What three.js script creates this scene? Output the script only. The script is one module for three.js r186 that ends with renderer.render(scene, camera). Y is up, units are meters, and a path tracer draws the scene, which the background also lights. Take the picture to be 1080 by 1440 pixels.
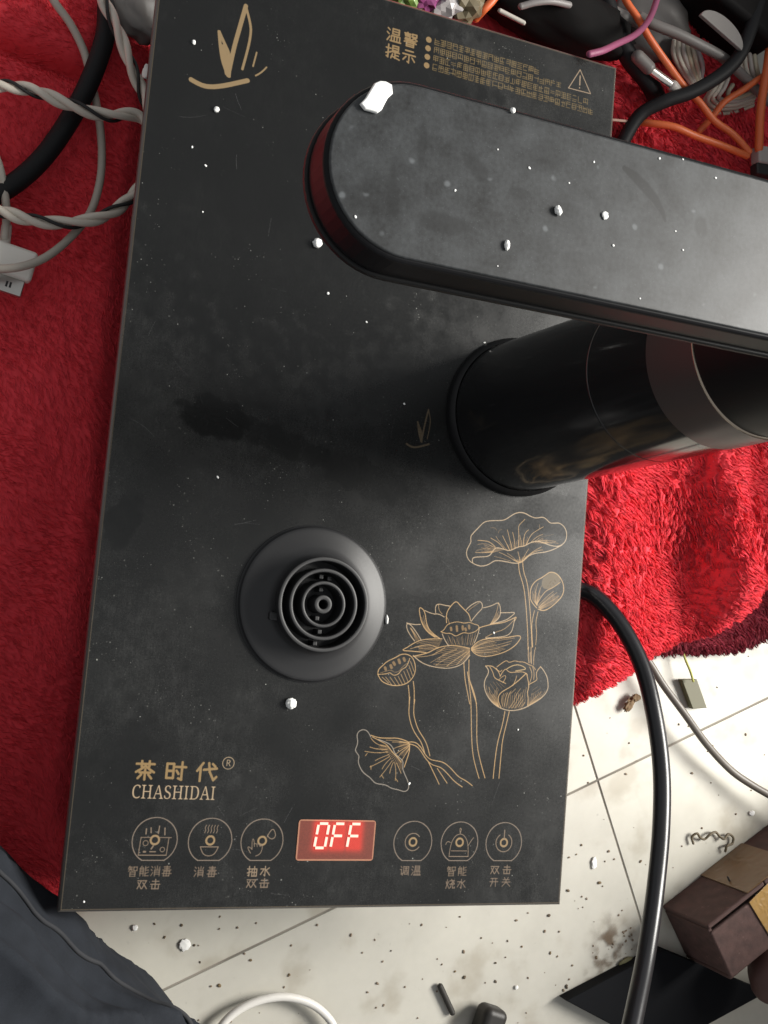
import * as THREE from 'three';
import { RoundedBoxGeometry } from 'three/addons/geometries/RoundedBoxGeometry.js';
import { ImprovedNoise } from 'three/addons/math/ImprovedNoise.js';
import { RectAreaLightUniformsLib } from 'three/addons/lights/RectAreaLightUniformsLib.js';
import { mergeGeometries, mergeVertices, toCreasedNormals } from 'three/addons/utils/BufferGeometryUtils.js';

// ---------------------------------------------------------------- camera, light, exposure
const scene = new THREE.Scene();
const camera = new THREE.PerspectiveCamera(48.66, 0.75, 0.01, 50);
camera.position.set(-0.15355, 0.48733, 0.06978);
camera.up.set(-0.112699, 0.056655, -0.992013);
camera.lookAt(-0.15355 + 0.363297, 0.48733 - 0.926898, 0.06978 - 0.094209);
const renderer = new THREE.WebGLRenderer({ antialias: true });
renderer.toneMapping = THREE.LinearToneMapping;
renderer.toneMappingExposure = 1.0;
renderer.shadowMap.enabled = true;

scene.background = new THREE.Color().setRGB(0.37, 0.38, 0.39);      // the room's even light from walls and ceiling

// the window to the right of the frame
RectAreaLightUniformsLib.init();
const WIN = { pos: [1.25, 1.06, -0.20], w: 0.72, h: 0.62 };
const windowLight = new THREE.RectAreaLight(new THREE.Color().setRGB(1.0, 0.97, 0.91), 43, WIN.w, WIN.h);
windowLight.position.set(...WIN.pos);
windowLight.lookAt(0.1, 0.05, 0.05);
scene.add(windowLight);

// ---------------------------------------------------------------- helpers
const V = (p) => new THREE.Vector3(...p);
let seed = 7;
const rnd = () => { seed = (seed * 1664525 + 1013904223) >>> 0; return seed / 4294967296; };
const rr = (a, b) => a + (b - a) * rnd();
const perlin = new ImprovedNoise();
const N = (x, y, z = 0) => perlin.noise(x, y, z);
const fbm = (x, y, z = 0, o = 4) => { let s = 0, a = 0.5; for (let i = 0; i < o; i++) { s += a * N(x, y, z + i * 7.3); x *= 2.03; y *= 2.03; z *= 2.03; a *= 0.5; } return s; };
const clamp = (x, a = 0, b = 1) => Math.min(b, Math.max(a, x));
const smooth = (a, b, x) => { const t = clamp((x - a) / (b - a)); return t * t * (3 - 2 * t); };
const hash = (i, j, k = 0) => { let h = Math.imul(i, 374761393) ^ Math.imul(j, 668265263) ^ Math.imul(k, 2246822519); h = Math.imul(h ^ (h >>> 13), 1274126177); return ((h ^ (h >>> 16)) >>> 0) / 4294967296; };
const worley = (x, y) => { const xi = Math.floor(x), yi = Math.floor(y); let d = 9; for (let j = -1; j < 2; j++) for (let i = -1; i < 2; i++) { const a = xi + i + hash(xi + i, yi + j, 1) - x, b = yi + j + hash(xi + i, yi + j, 2) - y; d = Math.min(d, a * a + b * b); } return Math.sqrt(d); };

const lin = (r, g, b) => new THREE.Color().setRGB(r, g, b);
const std = (r, g, b, rough = 0.6, o = {}) => new THREE.MeshStandardMaterial({ color: lin(r, g, b), roughness: rough, metalness: 0, ...o });
const phy = (r, g, b, rough = 0.6, o = {}) => new THREE.MeshPhysicalMaterial({ color: lin(r, g, b), roughness: rough, metalness: 0, ...o });

const used = {};
const numbered = (n) => { used[n] = (used[n] ?? -1) + 1; return used[n] ? n + '_' + String(used[n]).padStart(3, '0') : n; };
function meshOf(name, geo, mat, parent) {
  const g = Array.isArray(geo) ? merge(geo) : geo;
  const m = new THREE.Mesh(g, mat); m.castShadow = true; m.receiveShadow = true;
  m.name = parent ? name : numbered(name); (parent ?? scene).add(m); return m;
}
function merge(list) {
  return mergeGeometries(list.map((g) => { const q = g.index ? g.toNonIndexed() : g; for (const k of Object.keys(q.attributes)) if (!['position', 'normal', 'uv'].includes(k)) q.deleteAttribute(k); return q; }));
}
function thing(name, label, category, pos = [0, 0, 0], group) {
  const o = new THREE.Group(); o.name = numbered(name); o.position.set(...pos); o.userData = { label, category }; if (group) o.userData.group = group; scene.add(o); return o;
}
function tag(o, label, category, group) { o.userData = { ...o.userData, label, category }; if (group) o.userData.group = group; return o; }
const curve = (pts) => new THREE.CatmullRomCurve3(pts.map(V), false, 'centripetal');
function tube(pts, r, seg = 60, rad = 10, caps = true) {
  const c = pts.getPoint ? pts : curve(pts);
  const g = [new THREE.TubeGeometry(c, seg, r, rad, false)];
  if (caps) for (const t of [0, 1]) { const s = new THREE.SphereGeometry(r, rad, 8); const p = c.getPoint(t); s.translate(p.x, p.y, p.z); g.push(s); }
  return merge(g);
}
const rel = (p, o) => [p[0] - o[0], p[1] - o[1], p[2] - o[2]];
// an uneven solid lump: a sphere pushed in and out, then squashed
function lump(rx, ry, rz, rough = 0.3, det = 3, freq = 1.4, sd = 0, flat = false) {
  let g = new THREE.IcosahedronGeometry(1, det); g.deleteAttribute('uv'); g.deleteAttribute('normal'); g = mergeVertices(g, 1e-4);
  const p = g.attributes.position, v = new THREE.Vector3();
  for (let i = 0; i < p.count; i++) { v.fromBufferAttribute(p, i); const k = 1 + rough * 1.6 * fbm(v.x * freq + sd, v.y * freq + sd * 1.7, v.z * freq - sd, 3); p.setXYZ(i, v.x * k * rx, v.y * k * ry, v.z * k * rz); }
  if (flat) g = g.toNonIndexed();
  g.computeVertexNormals(); g.setAttribute('uv', new THREE.BufferAttribute(new Float32Array(g.attributes.position.count * 2), 2)); return g;
}
function dataTex(w, h, fn, srgb = false, ch = 4) {
  const d = new Uint8Array(w * h * 4);
  for (let j = 0; j < h; j++) for (let i = 0; i < w; i++) { const c = fn(i / w, j / h); const k = (j * w + i) * 4; d[k] = clamp(c[0]) * 255; d[k + 1] = clamp(c[1] ?? c[0]) * 255; d[k + 2] = clamp(c[2] ?? c[0]) * 255; d[k + 3] = 255; }
  const t = new THREE.DataTexture(d, w, h); t.magFilter = THREE.LinearFilter; t.minFilter = THREE.LinearFilter; t.wrapS = t.wrapT = THREE.RepeatWrapping; if (srgb) t.colorSpace = THREE.SRGBColorSpace; t.needsUpdate = true; return t;
}
const toS = (x) => (x <= 0.0031308 ? x * 12.92 : 1.055 * Math.pow(x, 1 / 2.4) - 0.055);

// ---------------------------------------------------------------- the window itself, just behind its light
{
  const t = thing('window', 'bright window with a white frame, beyond the right side of the frame', 'window', WIN.pos); t.quaternion.copy(windowLight.quaternion);
  const pane = new THREE.BoxGeometry(WIN.w, WIN.h, 0.004); pane.translate(0, 0, 0.03);
  meshOf('pane', pane, new THREE.MeshStandardMaterial({ color: lin(0.8, 0.8, 0.8), roughness: 0.4, emissive: lin(1, 0.98, 0.94), emissiveIntensity: 1.2 }), t);
  for (const [w, h, x, y] of [[WIN.w + 0.1, 0.05, 0, WIN.h / 2 + 0.025], [WIN.w + 0.1, 0.05, 0, -WIN.h / 2 - 0.025], [0.05, WIN.h, WIN.w / 2 + 0.025, 0], [0.05, WIN.h, -WIN.w / 2 - 0.025, 0]]) { const b = new RoundedBoxGeometry(w, h, 0.05, 2, 0.004); b.translate(x, y, 0.035); meshOf('frame', b, std(0.7, 0.7, 0.68, 0.5), t); }
}

// ---------------------------------------------------------------- floor of white tiles
const TILE = 0.45, JOINT = [0.1625, 0.1398], TURN = 0.4215;        // the joint crossing in view, and how far the tiling is turned
const ex = [Math.cos(TURN), -Math.sin(TURN)], ez = [Math.sin(TURN), Math.cos(TURN)];
const floor = new THREE.Group(); floor.name = 'floor'; floor.userData.kind = 'structure'; scene.add(floor);
{
  const bed = new THREE.BoxGeometry(5, 0.02, 5); bed.translate(0, -0.0105, 0);
  meshOf('grout_bed', bed, std(1, 1, 1, 0.9, { map: dataTex(1024, 1024, (u, v) => { const a = 0.75 + 0.9 * fbm(u * 160, v * 160, 4, 4); return [toS(0.28 * a), toS(0.255 * a), toS(0.215 * a)]; }, true) }), floor);
  const dirt = dataTex(1024, 1024, (u, v) => {
    const x = u * 22, y = v * 22;
    const a = fbm(x, y, 3, 5), b = fbm(x * 5, y * 5, 9, 3), sp = smooth(0.36, 0.5, fbm(x * 9, y * 9, 2, 2) + 0.1 * a);
    const k = 1 - 0.05 * a * 2 - 0.04 * b - 0.22 * sp * smooth(-0.1, 0.25, a);
    const br = smooth(0.05, 0.40, fbm(x * 0.8 + 4, y * 0.8, 5, 5)) * 0.20 + 0.25 * smooth(0.40, 0.55, fbm(x * 14, y * 14, 15, 2));
    return [toS(0.50 * k * (1 - br)), toS(0.482 * k * (1 - br * 1.15)), toS(0.43 * k * (1 - br * 1.35))];
  }, true);
  const glaze = dataTex(512, 512, (u, v) => { const a = fbm(u * 30, v * 30, 1, 4); return [1, 0.42 + 0.3 * a, 0]; });
  
  for (let j = -2; j < 2; j++) for (let i = -2; i < 2; i++) {
    const g = new RoundedBoxGeometry(TILE - 0.0009, 0.01, TILE - 0.0009, 2, 0.0004);
    const p = g.attributes.position, uv = g.attributes.uv;
    for (let k = 0; k < p.count; k++) uv.setXY(k, p.getX(k) / TILE + 0.5 + hash(i, j) , p.getZ(k) / TILE + 0.5 + hash(j, i, 4));
    const tone = 0.94 + 0.06 * hash(i, j, 3), mat = new THREE.MeshPhysicalMaterial({ color: lin(tone, tone, tone * (0.98 + 0.02 * hash(j, i))), map: dirt, roughness: 1, roughnessMap: glaze });
    const t = meshOf('tile', g, mat, floor);
    const a = (i + 0.5) * TILE, b = (j + 0.5) * TILE;
    t.position.set(JOINT[0] + ex[0] * a + ez[0] * b, -0.005 + 0.00006 * i, JOINT[1] + ex[1] * a + ez[1] * b); t.rotation.y = TURN;
  }
}

// ---------------------------------------------------------------- the red fleece blanket
const HEM = [0.148, 0.089];                                        // a point on its front edge; the edge runs with the tile joints
const inAppliance = (x, z) => Math.max(Math.abs(x) - 0.088, Math.abs(z) - 0.167);
const bump = (x, w) => Math.exp(-(x * x) / (w * w));
function blanketTop(x, z) {
  let h = 0.013 + 0.003 * fbm(x * 14, z * 14, 4, 2);
  const w = 0.006 * fbm(z * 22 + 3, x * 6, 1, 2);
  const right = smooth(0.094, 0.115, x);
  h += right * (0.025 * bump(x - 0.128 + w - z * 0.10, 0.030) + 0.019 * bump(x - 0.209 + w * 1.6 - z * 0.10, 0.013) + 0.045 * bump(x - 0.285 + w, 0.030)) * smooth(-0.16, -0.06, z);
  h += right * 0.006 * fbm(x * 40, z * 26, 8, 3);
  const left = 1 - smooth(-0.104, -0.09, x);
  h += left * (0.006 * fbm(x * 26 - 2, z * 9 + x * 12, 6, 2) + smooth(-0.108, -0.122, x) * (0.007 * bump(z + 0.160 - (x + 0.13) * 0.1, 0.013) + 0.005 * bump(z + 0.134 - (x + 0.13) * 0.1, 0.012) - 0.011 * bump(z + 0.1465 - (x + 0.13) * 0.1, 0.0045)));
  const d = inAppliance(x, z); if (d < 0.012) h = h + (0.0065 - h) * (1 - smooth(-0.002, 0.012, d));
  return h;
}
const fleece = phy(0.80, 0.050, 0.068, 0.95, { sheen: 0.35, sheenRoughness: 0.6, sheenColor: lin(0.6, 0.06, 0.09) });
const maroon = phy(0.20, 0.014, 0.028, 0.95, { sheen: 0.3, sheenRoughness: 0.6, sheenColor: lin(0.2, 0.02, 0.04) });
const blanket = thing('blanket', 'red fleece blanket spread on the tiles under the black tea stove', 'blanket', [0, 0, 0]);
const lift = (s) => smooth(0.045, 0.13, s);                         // towards the right its top layer is pulled back from the lower one
function curl(x, z, amt) {                                          // tufts of the pile, combed along a drifting direction
  const a = 0.95 + 0.7 * N(x * 14, z * 14, 2) + 0.4 * N(x * 45, z * 45, 9), c = Math.cos(a), s = Math.sin(a);
  const wx = x + 0.0022 * N(x * 170, z * 170, 1), wz = z + 0.0022 * N(x * 170, z * 170, 5);
  const u = (c * wx + s * wz) * 125, v = (-s * wx + c * wz) * 265, w1 = worley(u, v), w2 = worley(u * 2.1 + 7, v * 1.7 + 3);
  return amt * (0.0044 * (1 - w1 * w1) + 0.0012 * (1 - w2) + 0.0007 * N(x * 420, z * 420, 3));
}
function streak(x, z) {                                             // short brushed plush
  const a = -0.5 + 0.9 * N(x * 12, z * 12, 7), c = Math.cos(a), s = Math.sin(a);
  return 0.0009 * N((c * x + s * z) * 170, (-s * x + c * z) * 600, 1) + 0.0006 * N((c * x + s * z) * 420, (-s * x + c * z) * 1200, 4);
}
function layer(s0, s1, t1, step, edge, top, hemR) {
  const ns = Math.round((s1 - s0) / step), nt = Math.round(t1 / step), P = [], I = [];
  for (let j = 0; j <= nt; j++) for (let i = 0; i <= ns; i++) {
    const s = s0 + (s1 - s0) * i / ns, t = t1 * j / nt;
    const e = edge(s) + 0.0022 * N(s * 160, 3.3, 1) + 0.0012 * N(s * 480, 1.3, 2);
    let tt = t + e;
    const x = HEM[0] + ex[0] * s - ez[0] * tt, z = HEM[1] + ex[1] * s - ez[1] * tt;
    const cover = smooth(0.088, 0.11, x), H = top(x, z, s, t);
    const hr = Math.min(hemR, H);
    const q = clamp(t / hr), roll = Math.sqrt(1 - (1 - q) * (1 - q));
    const d = (curl(x, z, 1) * cover + streak(x, z) * (1 - cover)) * (inAppliance(x, z) < 0 ? 0 : 1);
    P.push(x, Math.max(0.001, H - hr + hr * roll) + (t === 0 ? Math.max(0, H - 1.9 * hr) - Math.max(0.001, H - hr) : d), z);
  }
  const w = ns + 1;
  for (let j = 0; j < nt; j++) for (let i = 0; i < ns; i++) { const a = j * w + i; I.push(a, a + 1, a + w, a + 1, a + w + 1, a + w); }
  const g = new THREE.BufferGeometry(); g.setAttribute('position', new THREE.Float32BufferAttribute(P, 3)); g.setIndex(I); g.computeVertexNormals(); return g;
}
const upperEdge = (s) => 0.012 * smooth(0.055, 0.11, s);
const upperTop = (x, z, s, t) => blanketTop(x, z) + 0.018 * lift(s) * bump(t - 0.012, 0.026);
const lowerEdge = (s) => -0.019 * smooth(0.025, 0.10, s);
meshOf('top_layer', layer(-0.36, 0.20, 0.46, 0.0009, upperEdge, upperTop, 0.012), fleece, blanket);
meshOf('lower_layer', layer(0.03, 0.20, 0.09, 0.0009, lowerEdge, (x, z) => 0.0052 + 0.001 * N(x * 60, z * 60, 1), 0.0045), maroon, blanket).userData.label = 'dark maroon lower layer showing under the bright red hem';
{ // loose tufts standing out of the pile, too many to count
  const strand = (bx, bz, tx, tz, h, r) => {                           // one bent fibre, three-sided, thinning to its tip
    const P = [], I = [], n = 3; for (let j = 0; j <= n; j++) { const t = j / n, x = bx + (tx - bx) * t * t, z = bz + (tz - bz) * t * t, y = h * Math.sin(t * 1.45), w = r * (1 - 0.8 * t); for (let k = 0; k < 3; k++) P.push(x + w * Math.cos(k * 2.094), y, z + w * Math.sin(k * 2.094)); }
    for (let j = 0; j < n; j++) for (let k = 0; k < 3; k++) { const a = j * 3 + k, b = j * 3 + (k + 1) % 3; I.push(a, a + 3, b, b, a + 3, b + 3); }
    const g = new THREE.BufferGeometry(); g.setAttribute('position', new THREE.Float32BufferAttribute(P, 3)); g.setIndex(I); g.computeVertexNormals(); return g;
  };
  const blob = mergeGeometries(Array.from({ length: 14 }, () => { const a = rr(0, 6.28), q = 0.0014 * Math.sqrt(rnd()), b = rr(0, 6.28), e = rr(0, 0.0007); return strand(q * Math.cos(a), q * Math.sin(a), q * 0.35 * Math.cos(a) + e * Math.cos(b), q * 0.35 * Math.sin(a) + e * Math.sin(b), rr(0.0026, 0.0040), 0.00029); }));
  const hairs = new THREE.ConeGeometry(0.00020, 0.0030, 3, 1, true); hairs.deleteAttribute('uv');
  const put = (name, geo, n, pick, hScale, lean, mat = fleece) => {
    const im = new THREE.InstancedMesh(geo, mat, n), m = new THREE.Matrix4(), q = new THREE.Quaternion(), up = new THREE.Vector3(0, 1, 0), d = new THREE.Vector3(), c = new THREE.Color();
    let k = 0, guard = 0;
    while (k < n && guard++ < n * 12) {
      const f = pick(); if (!f) continue;
      const [x, y, z] = f;
      const a = 0.95 + 1.4 * N(x * 30, z * 30, 2) + rr(-0.6, 0.6);
      d.set(Math.cos(a) * lean, rr(0.25, 0.8), Math.sin(a) * lean).normalize(); q.setFromUnitVectors(up, d);
      const s = rr(0.7, 1.35); m.compose(new THREE.Vector3(x, y, z), q, new THREE.Vector3(s, s * hScale, s)); im.setMatrixAt(k, m);
      const b = rr(0.8, 1.15); c.setRGB(b, b * rr(0.9, 1.05), b * rr(0.9, 1.1)); im.setColorAt(k, c); k++;
    }
    im.count = k; im.name = name; im.userData.kind = 'stuff'; im.castShadow = im.receiveShadow = true; blanket.add(im);
  };
  const onTop = (s, t) => { const tt = t + upperEdge(s); const x = HEM[0] + ex[0] * s - ez[0] * tt, z = HEM[1] + ex[1] * s - ez[1] * tt; const H = upperTop(x, z, s, t), hr = Math.min(0.012, H), q = clamp(t / hr); return [x, H - hr + hr * Math.sqrt(1 - (1 - q) * (1 - q)), z]; };
  put('pile_tufts', blob, 19000, () => { const s = rr(-0.09, 0.19), t = Math.pow(rnd(), 1.4) * 0.32 + 0.0015; const p = onTop(s, t); if (p[0] < 0.088 || p[0] > 0.30) return null; p[1] += curl(p[0], p[2], 1) - 0.0006; return p; }, 1, 1);
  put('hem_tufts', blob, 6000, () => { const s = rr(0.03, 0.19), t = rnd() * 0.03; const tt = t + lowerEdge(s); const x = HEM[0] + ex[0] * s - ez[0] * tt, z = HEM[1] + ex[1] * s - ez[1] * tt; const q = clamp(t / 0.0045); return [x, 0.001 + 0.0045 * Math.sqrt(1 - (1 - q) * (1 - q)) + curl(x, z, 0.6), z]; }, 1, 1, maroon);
  put('plush_hairs', hairs, 45000, () => { const x = rr(-0.19, -0.086), z = rr(-0.22, 0.21); if ((x - HEM[0]) * -ez[0] + (z - HEM[1]) * -ez[1] < 0.004) return null; return [x, blanketTop(x, z) + streak(x, z) + 0.0004, z]; }, 1, 1.6);
}

// ---------------------------------------------------------------- the tea stove
const PW = 0.2, PL = 0.3593, PY = 0.075;                           // glass top: width, length, height above the floor
const stove = thing('tea_stove', 'black glass-topped electric tea stove with a tall water column and swing arm', 'tea stove', [0, 0, 0]);

// print on the glass, drawn in millimetres from its far left corner
const PX = 5.6, CW = Math.round(200 * PX), CH = Math.round(359.3 * PX);
const cv = document.createElement('canvas'); cv.width = CW; cv.height = CH;
const cx = cv.getContext('2d');
cx.fillStyle = '#000'; cx.fillRect(0, 0, CW, CH);
cx.lineCap = 'round'; cx.lineJoin = 'round';
const GOLD = '#a98a61', TAN = '#a28e74', DIM = '#74675b', PALE = '#867e74';
function line(str, w, col = GOLD, alpha = 1, close = false, fill = false) {
  const p = str.split(',').map((q) => q.trim().split(' ').map((n) => n * PX));
  cx.globalAlpha = alpha; cx.strokeStyle = cx.fillStyle = col; cx.lineWidth = w * PX; cx.beginPath(); cx.moveTo(...p[0]);
  if (p.length === 2) cx.lineTo(...p[1]);
  else { for (let i = 1; i < p.length - 1; i++) { const e = i === p.length - 2 ? p[i + 1] : [(p[i][0] + p[i + 1][0]) / 2, (p[i][1] + p[i + 1][1]) / 2]; cx.quadraticCurveTo(...p[i], ...e); } }
  if (close) cx.closePath(); if (fill) cx.fill(); else cx.stroke(); cx.globalAlpha = 1;
}
const L = 0.42;
// lily pad, upper right
line('148.4 223.7, 147.8 222.3, 148.7 221.3, 152.5 220.8, 155.1 220.4, 156.6 219.0, 157.5 217.0, 159.1 216.3, 161.9 216.8, 164.7 217.2, 166.8 216.0, 168.9 214.9, 171.1 214.7, 173.7 212.9, 177.0 211.7, 180.4 212.2, 183.3 213.0, 186.7 213.2, 189.5 212.0, 191.0 209.6, 190.9 206.6, 189.4 204.3, 187.1 203.1, 184.8 203.5, 182.6 203.8, 180.7 202.2, 179.0 201.5, 176.2 202.4, 173.4 202.1, 170.5 200.8, 167.7 200.8, 165.1 201.9, 163.0 203.7, 160.9 205.0, 157.7 205.4, 154.4 205.8, 151.8 206.7, 149.8 209.1, 147.9 211.2, 146.4 213.1, 146.9 215.2, 146.2 216.7, 145.2 218.7, 145.2 220.7, 146.2 222.5, 147.9 223.7, 150.6 224.6, 153.3 224.6, 155.9 223.5, 157.9 221.8, 160.6 221.6, 163.4 221.7, 166.7 222.0, 169.5 221.8, 171.6 220.5, 173.6 218.3, 176.8 216.8, 181.3 216.1, 185.7 214.3, 188.9 212.3', L, TAN);
line('158.0 216.2, 155.7 214.5, 153.0 214.1, 149.8 214.4', 0.3, GOLD);
line('157.8 216.5, 154.7 215.4, 152.0 215.4, 149.9 216.1', 0.22, GOLD, 0.8);
line('156.6 218.3, 153.9 218.8, 151.3 219.3, 149.1 219.3', 0.28, GOLD);
line('155.9 217.2, 152.7 217.3, 149.6 218.5', 0.22, GOLD, 0.8);
line('162.4 216.9, 160.1 214.8, 157.8 213.6, 155.6 212.8', 0.28, GOLD);
line('163.6 217.1, 159.5 213.9, 157.9 211.9', 0.26, GOLD, 0.9);
line('164.7 217.0, 162.8 214.0, 160.9 211.3', 0.28, GOLD);
line('165.7 216.7, 164.9 213.8, 162.9 208.6', 0.28, GOLD);
line('167.0 215.8, 166.8 212.6, 165.4 209.4', 0.28, GOLD);
line('168.6 214.9, 168.5 210.0, 167.7 206.7, 169.2 205.0, 170.7 203.4', 0.3, GOLD);
line('169.7 214.8, 169.8 212.3, 168.8 210.2', 0.24, GOLD, 0.9);
line('170.8 214.7, 170.8 211.7, 171.2 208.7, 172.7 207.6', 0.28, GOLD);
line('172.1 213.8, 173.5 210.0, 176.1 207.7, 179.6 205.6', 0.28, GOLD);
line('174.3 212.6, 176.8 209.6, 179.6 208.8', 0.26, GOLD, 0.9);
line('177.5 211.7, 180.8 210.7, 186.0 211.1', 0.3, GOLD, 0.8);
line('177.5 210.5, 180.7 209.2, 184.6 208.3', 0.22, GOLD, 0.6);
line('180.9 211.9, 183.7 211.4, 187.2 211.8', 0.28, GOLD, 0.8);
line('178.0 206.5, 177.6 204.8', 0.22, GOLD, 0.8);
line('155.2 208.7, 157.3 208.0, 158.0 209.4', 0.22, GOLD, 0.7);
line('158.9 210.5, 158.5 209.4, 160.4 208.7', 0.22, GOLD, 0.7);
line('170.0 221.4, 169.2 218.8, 168.5 217.1', 0.26, GOLD);
line('168.9 221.5, 165.9 219.1, 163.7 218.3', 0.24, GOLD, 0.9);
line('168.3 221.3, 163.2 218.9, 159.8 218.2', 0.26, GOLD, 0.9);
line('165.6 221.3, 160.5 220.3, 157.8 220.1', 0.22, GOLD, 0.8);
line('170.7 220.6, 171.9 218.0, 173.4 215.4', 0.26, GOLD);
line('171.8 219.7, 175.1 216.2, 179.4 214.0', 0.3, GOLD, 0.9);
line('172.8 218.7, 176.7 215.6, 180.1 215.2', 0.3, GOLD, 0.9);
line('169.2 221.7, 169.5 225.1, 172.4 230.7, 174.2 239.3, 175.8 249.9, 176.3 254.7, 176.5 256.7', 0.38, GOLD);
line('171.1 221.3, 171.6 224.9, 173.9 229.1, 175.4 236.3, 177.0 245.9, 178.3 255.6', 0.38, GOLD);
// bud beside it
line('179.2 239.4, 176.3 237.2, 175.5 234.3, 175.8 230.9, 177.8 228.2, 180.5 226.8, 183.1 224.8, 184.7 223.8, 187.6 224.4, 190.1 226.6, 191.5 230.0, 191.1 233.0, 189.1 235.6, 185.4 238.9, 182.1 240.6, 179.8 239.8', L, GOLD);
line('181.0 227.0, 180.4 229.0, 181.3 230.9, 183.1 231.5, 186.4 230.4, 189.1 228.2, 189.7 226.2, 187.6 224.1, 184.7 223.9, 182.6 225.6', 0.3, '#a08a66', 0.55, true, true);
line('179.1 237.9, 180.6 234.9, 183.1 231.7, 186.4 230.4, 189.6 227.7', 0.34, GOLD);
line('179.2 238.4, 177.1 234.2, 179.0 229.1', 0.26, GOLD, 0.9);
line('179.4 238.2, 178.8 234.0, 180.7 230.0', 0.24, GOLD, 0.8);
line('179.7 238.4, 182.8 234.7, 186.5 231.9', 0.26, GOLD, 0.9);
line('180.0 238.8, 184.5 235.0, 188.2 232.2', 0.26, GOLD, 0.8);
line('180.3 239.3, 185.2 236.5, 189.5 233.6', 0.24, GOLD, 0.7);
line('178.5 237.5, 176.6 234.2, 177.9 230.2', 0.2, GOLD, 0.7);
line('179.1 237.5, 180.4 232.9, 180.2 231.0', 0.2, GOLD, 0.7);
line('179.9 240.8, 179.3 243.8, 179.3 246.7, 180.1 249.6, 179.9 254.5', 0.32, GOLD);
line('178.2 240.5, 177.4 244.4, 177.5 248.8, 178.6 255.5', 0.32, GOLD);
// open lotus
const B = 0.4;
line('137.4 255.1, 132.4 255.4, 128.1 256.3, 125.1 257.7, 122.8 259.5, 120.1 260.9, 124.7 260.8, 131.0 261.0', B);
line('125.5 262.5, 128.2 264.6, 132.1 266.0, 137.2 266.6, 141.6 266.6, 146.0 265.2, 148.4 263.3, 150.2 260.8', B, TAN);
line('125.5 262.8, 131.1 261.5, 134.6 259.3, 138.3 257.9, 144.0 257.1, 149.9 258.0', B);
line('126.2 263.0, 131.8 262.6, 136.0 260.6, 139.0 258.4', 0.28, GOLD, 0.9);
line('124.0 260.0, 128.9 258.3, 133.2 257.7, 135.9 258.9', 0.28, GOLD, 0.9);
line('127.7 259.5, 131.5 259.2, 134.0 259.3', 0.22, GOLD, 0.7);
line('133.2 264.8, 138.0 261.6, 144.2 258.9', 0.24, GOLD, 0.8);
line('135.8 265.5, 140.6 262.0, 147.4 259.0', 0.26, GOLD, 0.8);
line('140.3 265.8, 144.5 262.4, 148.7 259.5', 0.28, GOLD, 0.9);
line('144.7 264.9, 147.6 261.6, 150.0 259.1', 0.3, GOLD, 0.9);
line('136.2 262.9, 140.4 259.8, 144.2 258.6', 0.2, GOLD, 0.7);
line('128.4 256.3, 124.5 251.2, 121.3 249.7, 122.2 253.6, 125.6 256.8', B, TAN);
line('121.6 250.0, 124.4 250.6, 127.5 250.1', B, TAN);
line('136.2 254.9, 132.2 252.9, 130.0 249.6, 129.4 246.2, 128.2 244.0, 126.3 243.3, 126.9 246.4, 128.2 250.0, 131.0 253.2, 134.2 254.7', B, GOLD);
line('128.9 244.5, 132.2 245.7, 135.3 245.2, 137.6 246.4', B, TAN);
line('133.7 245.0, 133.2 242.7, 134.3 241.3, 137.6 241.8, 140.1 241.9', B, TAN);
line('134.7 241.5, 134.6 244.1, 136.6 245.3', 0.28, GOLD, 0.9);
line('138.8 248.6, 138.2 245.5, 139.5 242.5, 142.2 239.4, 143.9 241.0, 146.7 243.1, 148.8 244.7, 149.3 246.9', B, GOLD);
line('138.3 246.1, 139.6 247.1, 140.1 249.1', 0.26, GOLD, 0.9);
line('147.0 242.8, 148.5 240.9, 153.1 238.3, 154.7 241.3, 152.0 243.8, 149.6 247.2', B, TAN);
line('148.0 243.0, 149.8 241.4, 152.6 239.4', 0.3, GOLD, 0.8);
line('154.7 241.3, 158.2 240.4, 161.5 238.2, 162.7 241.8, 162.3 244.8, 159.5 247.3, 158.2 247.7', B, TAN);
line('161.4 238.6, 161.0 241.9, 160.0 244.9, 158.5 247.4', 0.28, GOLD, 0.9);
line('162.4 242.7, 165.7 242.4, 169.6 241.9, 167.8 243.7, 164.7 246.0, 159.5 247.3', B, TAN);
line('153.4 249.5, 158.2 247.7, 164.1 246.7, 167.9 244.9, 170.6 243.4, 169.3 245.4', B, GOLD);
line('169.2 244.5, 168.9 249.0, 167.1 251.5, 163.2 252.6, 156.7 253.4', B, TAN);
line('156.7 253.1, 160.4 250.8, 165.6 249.2, 168.7 245.4', 0.32, GOLD, 0.9);
line('150.6 257.9, 152.9 254.8, 158.7 253.3, 165.3 252.8, 173.5 250.7, 171.4 254.7, 167.0 258.0, 161.2 260.1, 156.0 261.0, 152.0 260.1, 150.6 258.5', B, GOLD);
line('151.2 257.9, 156.2 255.2, 163.3 253.8, 169.9 252.4', 0.28, GOLD, 0.8);
line('151.6 258.4, 157.0 256.9, 163.5 255.6, 168.7 253.7', 0.28, GOLD, 0.8);
line('151.9 259.0, 157.1 258.3, 163.0 257.1, 168.1 254.9', 0.26, GOLD, 0.8);
line('152.3 259.5, 157.2 259.5, 162.4 258.3', 0.26, GOLD, 0.8);
line('152.4 257.2, 156.8 254.6, 160.0 253.7', 0.3, GOLD, 0.7);
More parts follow.
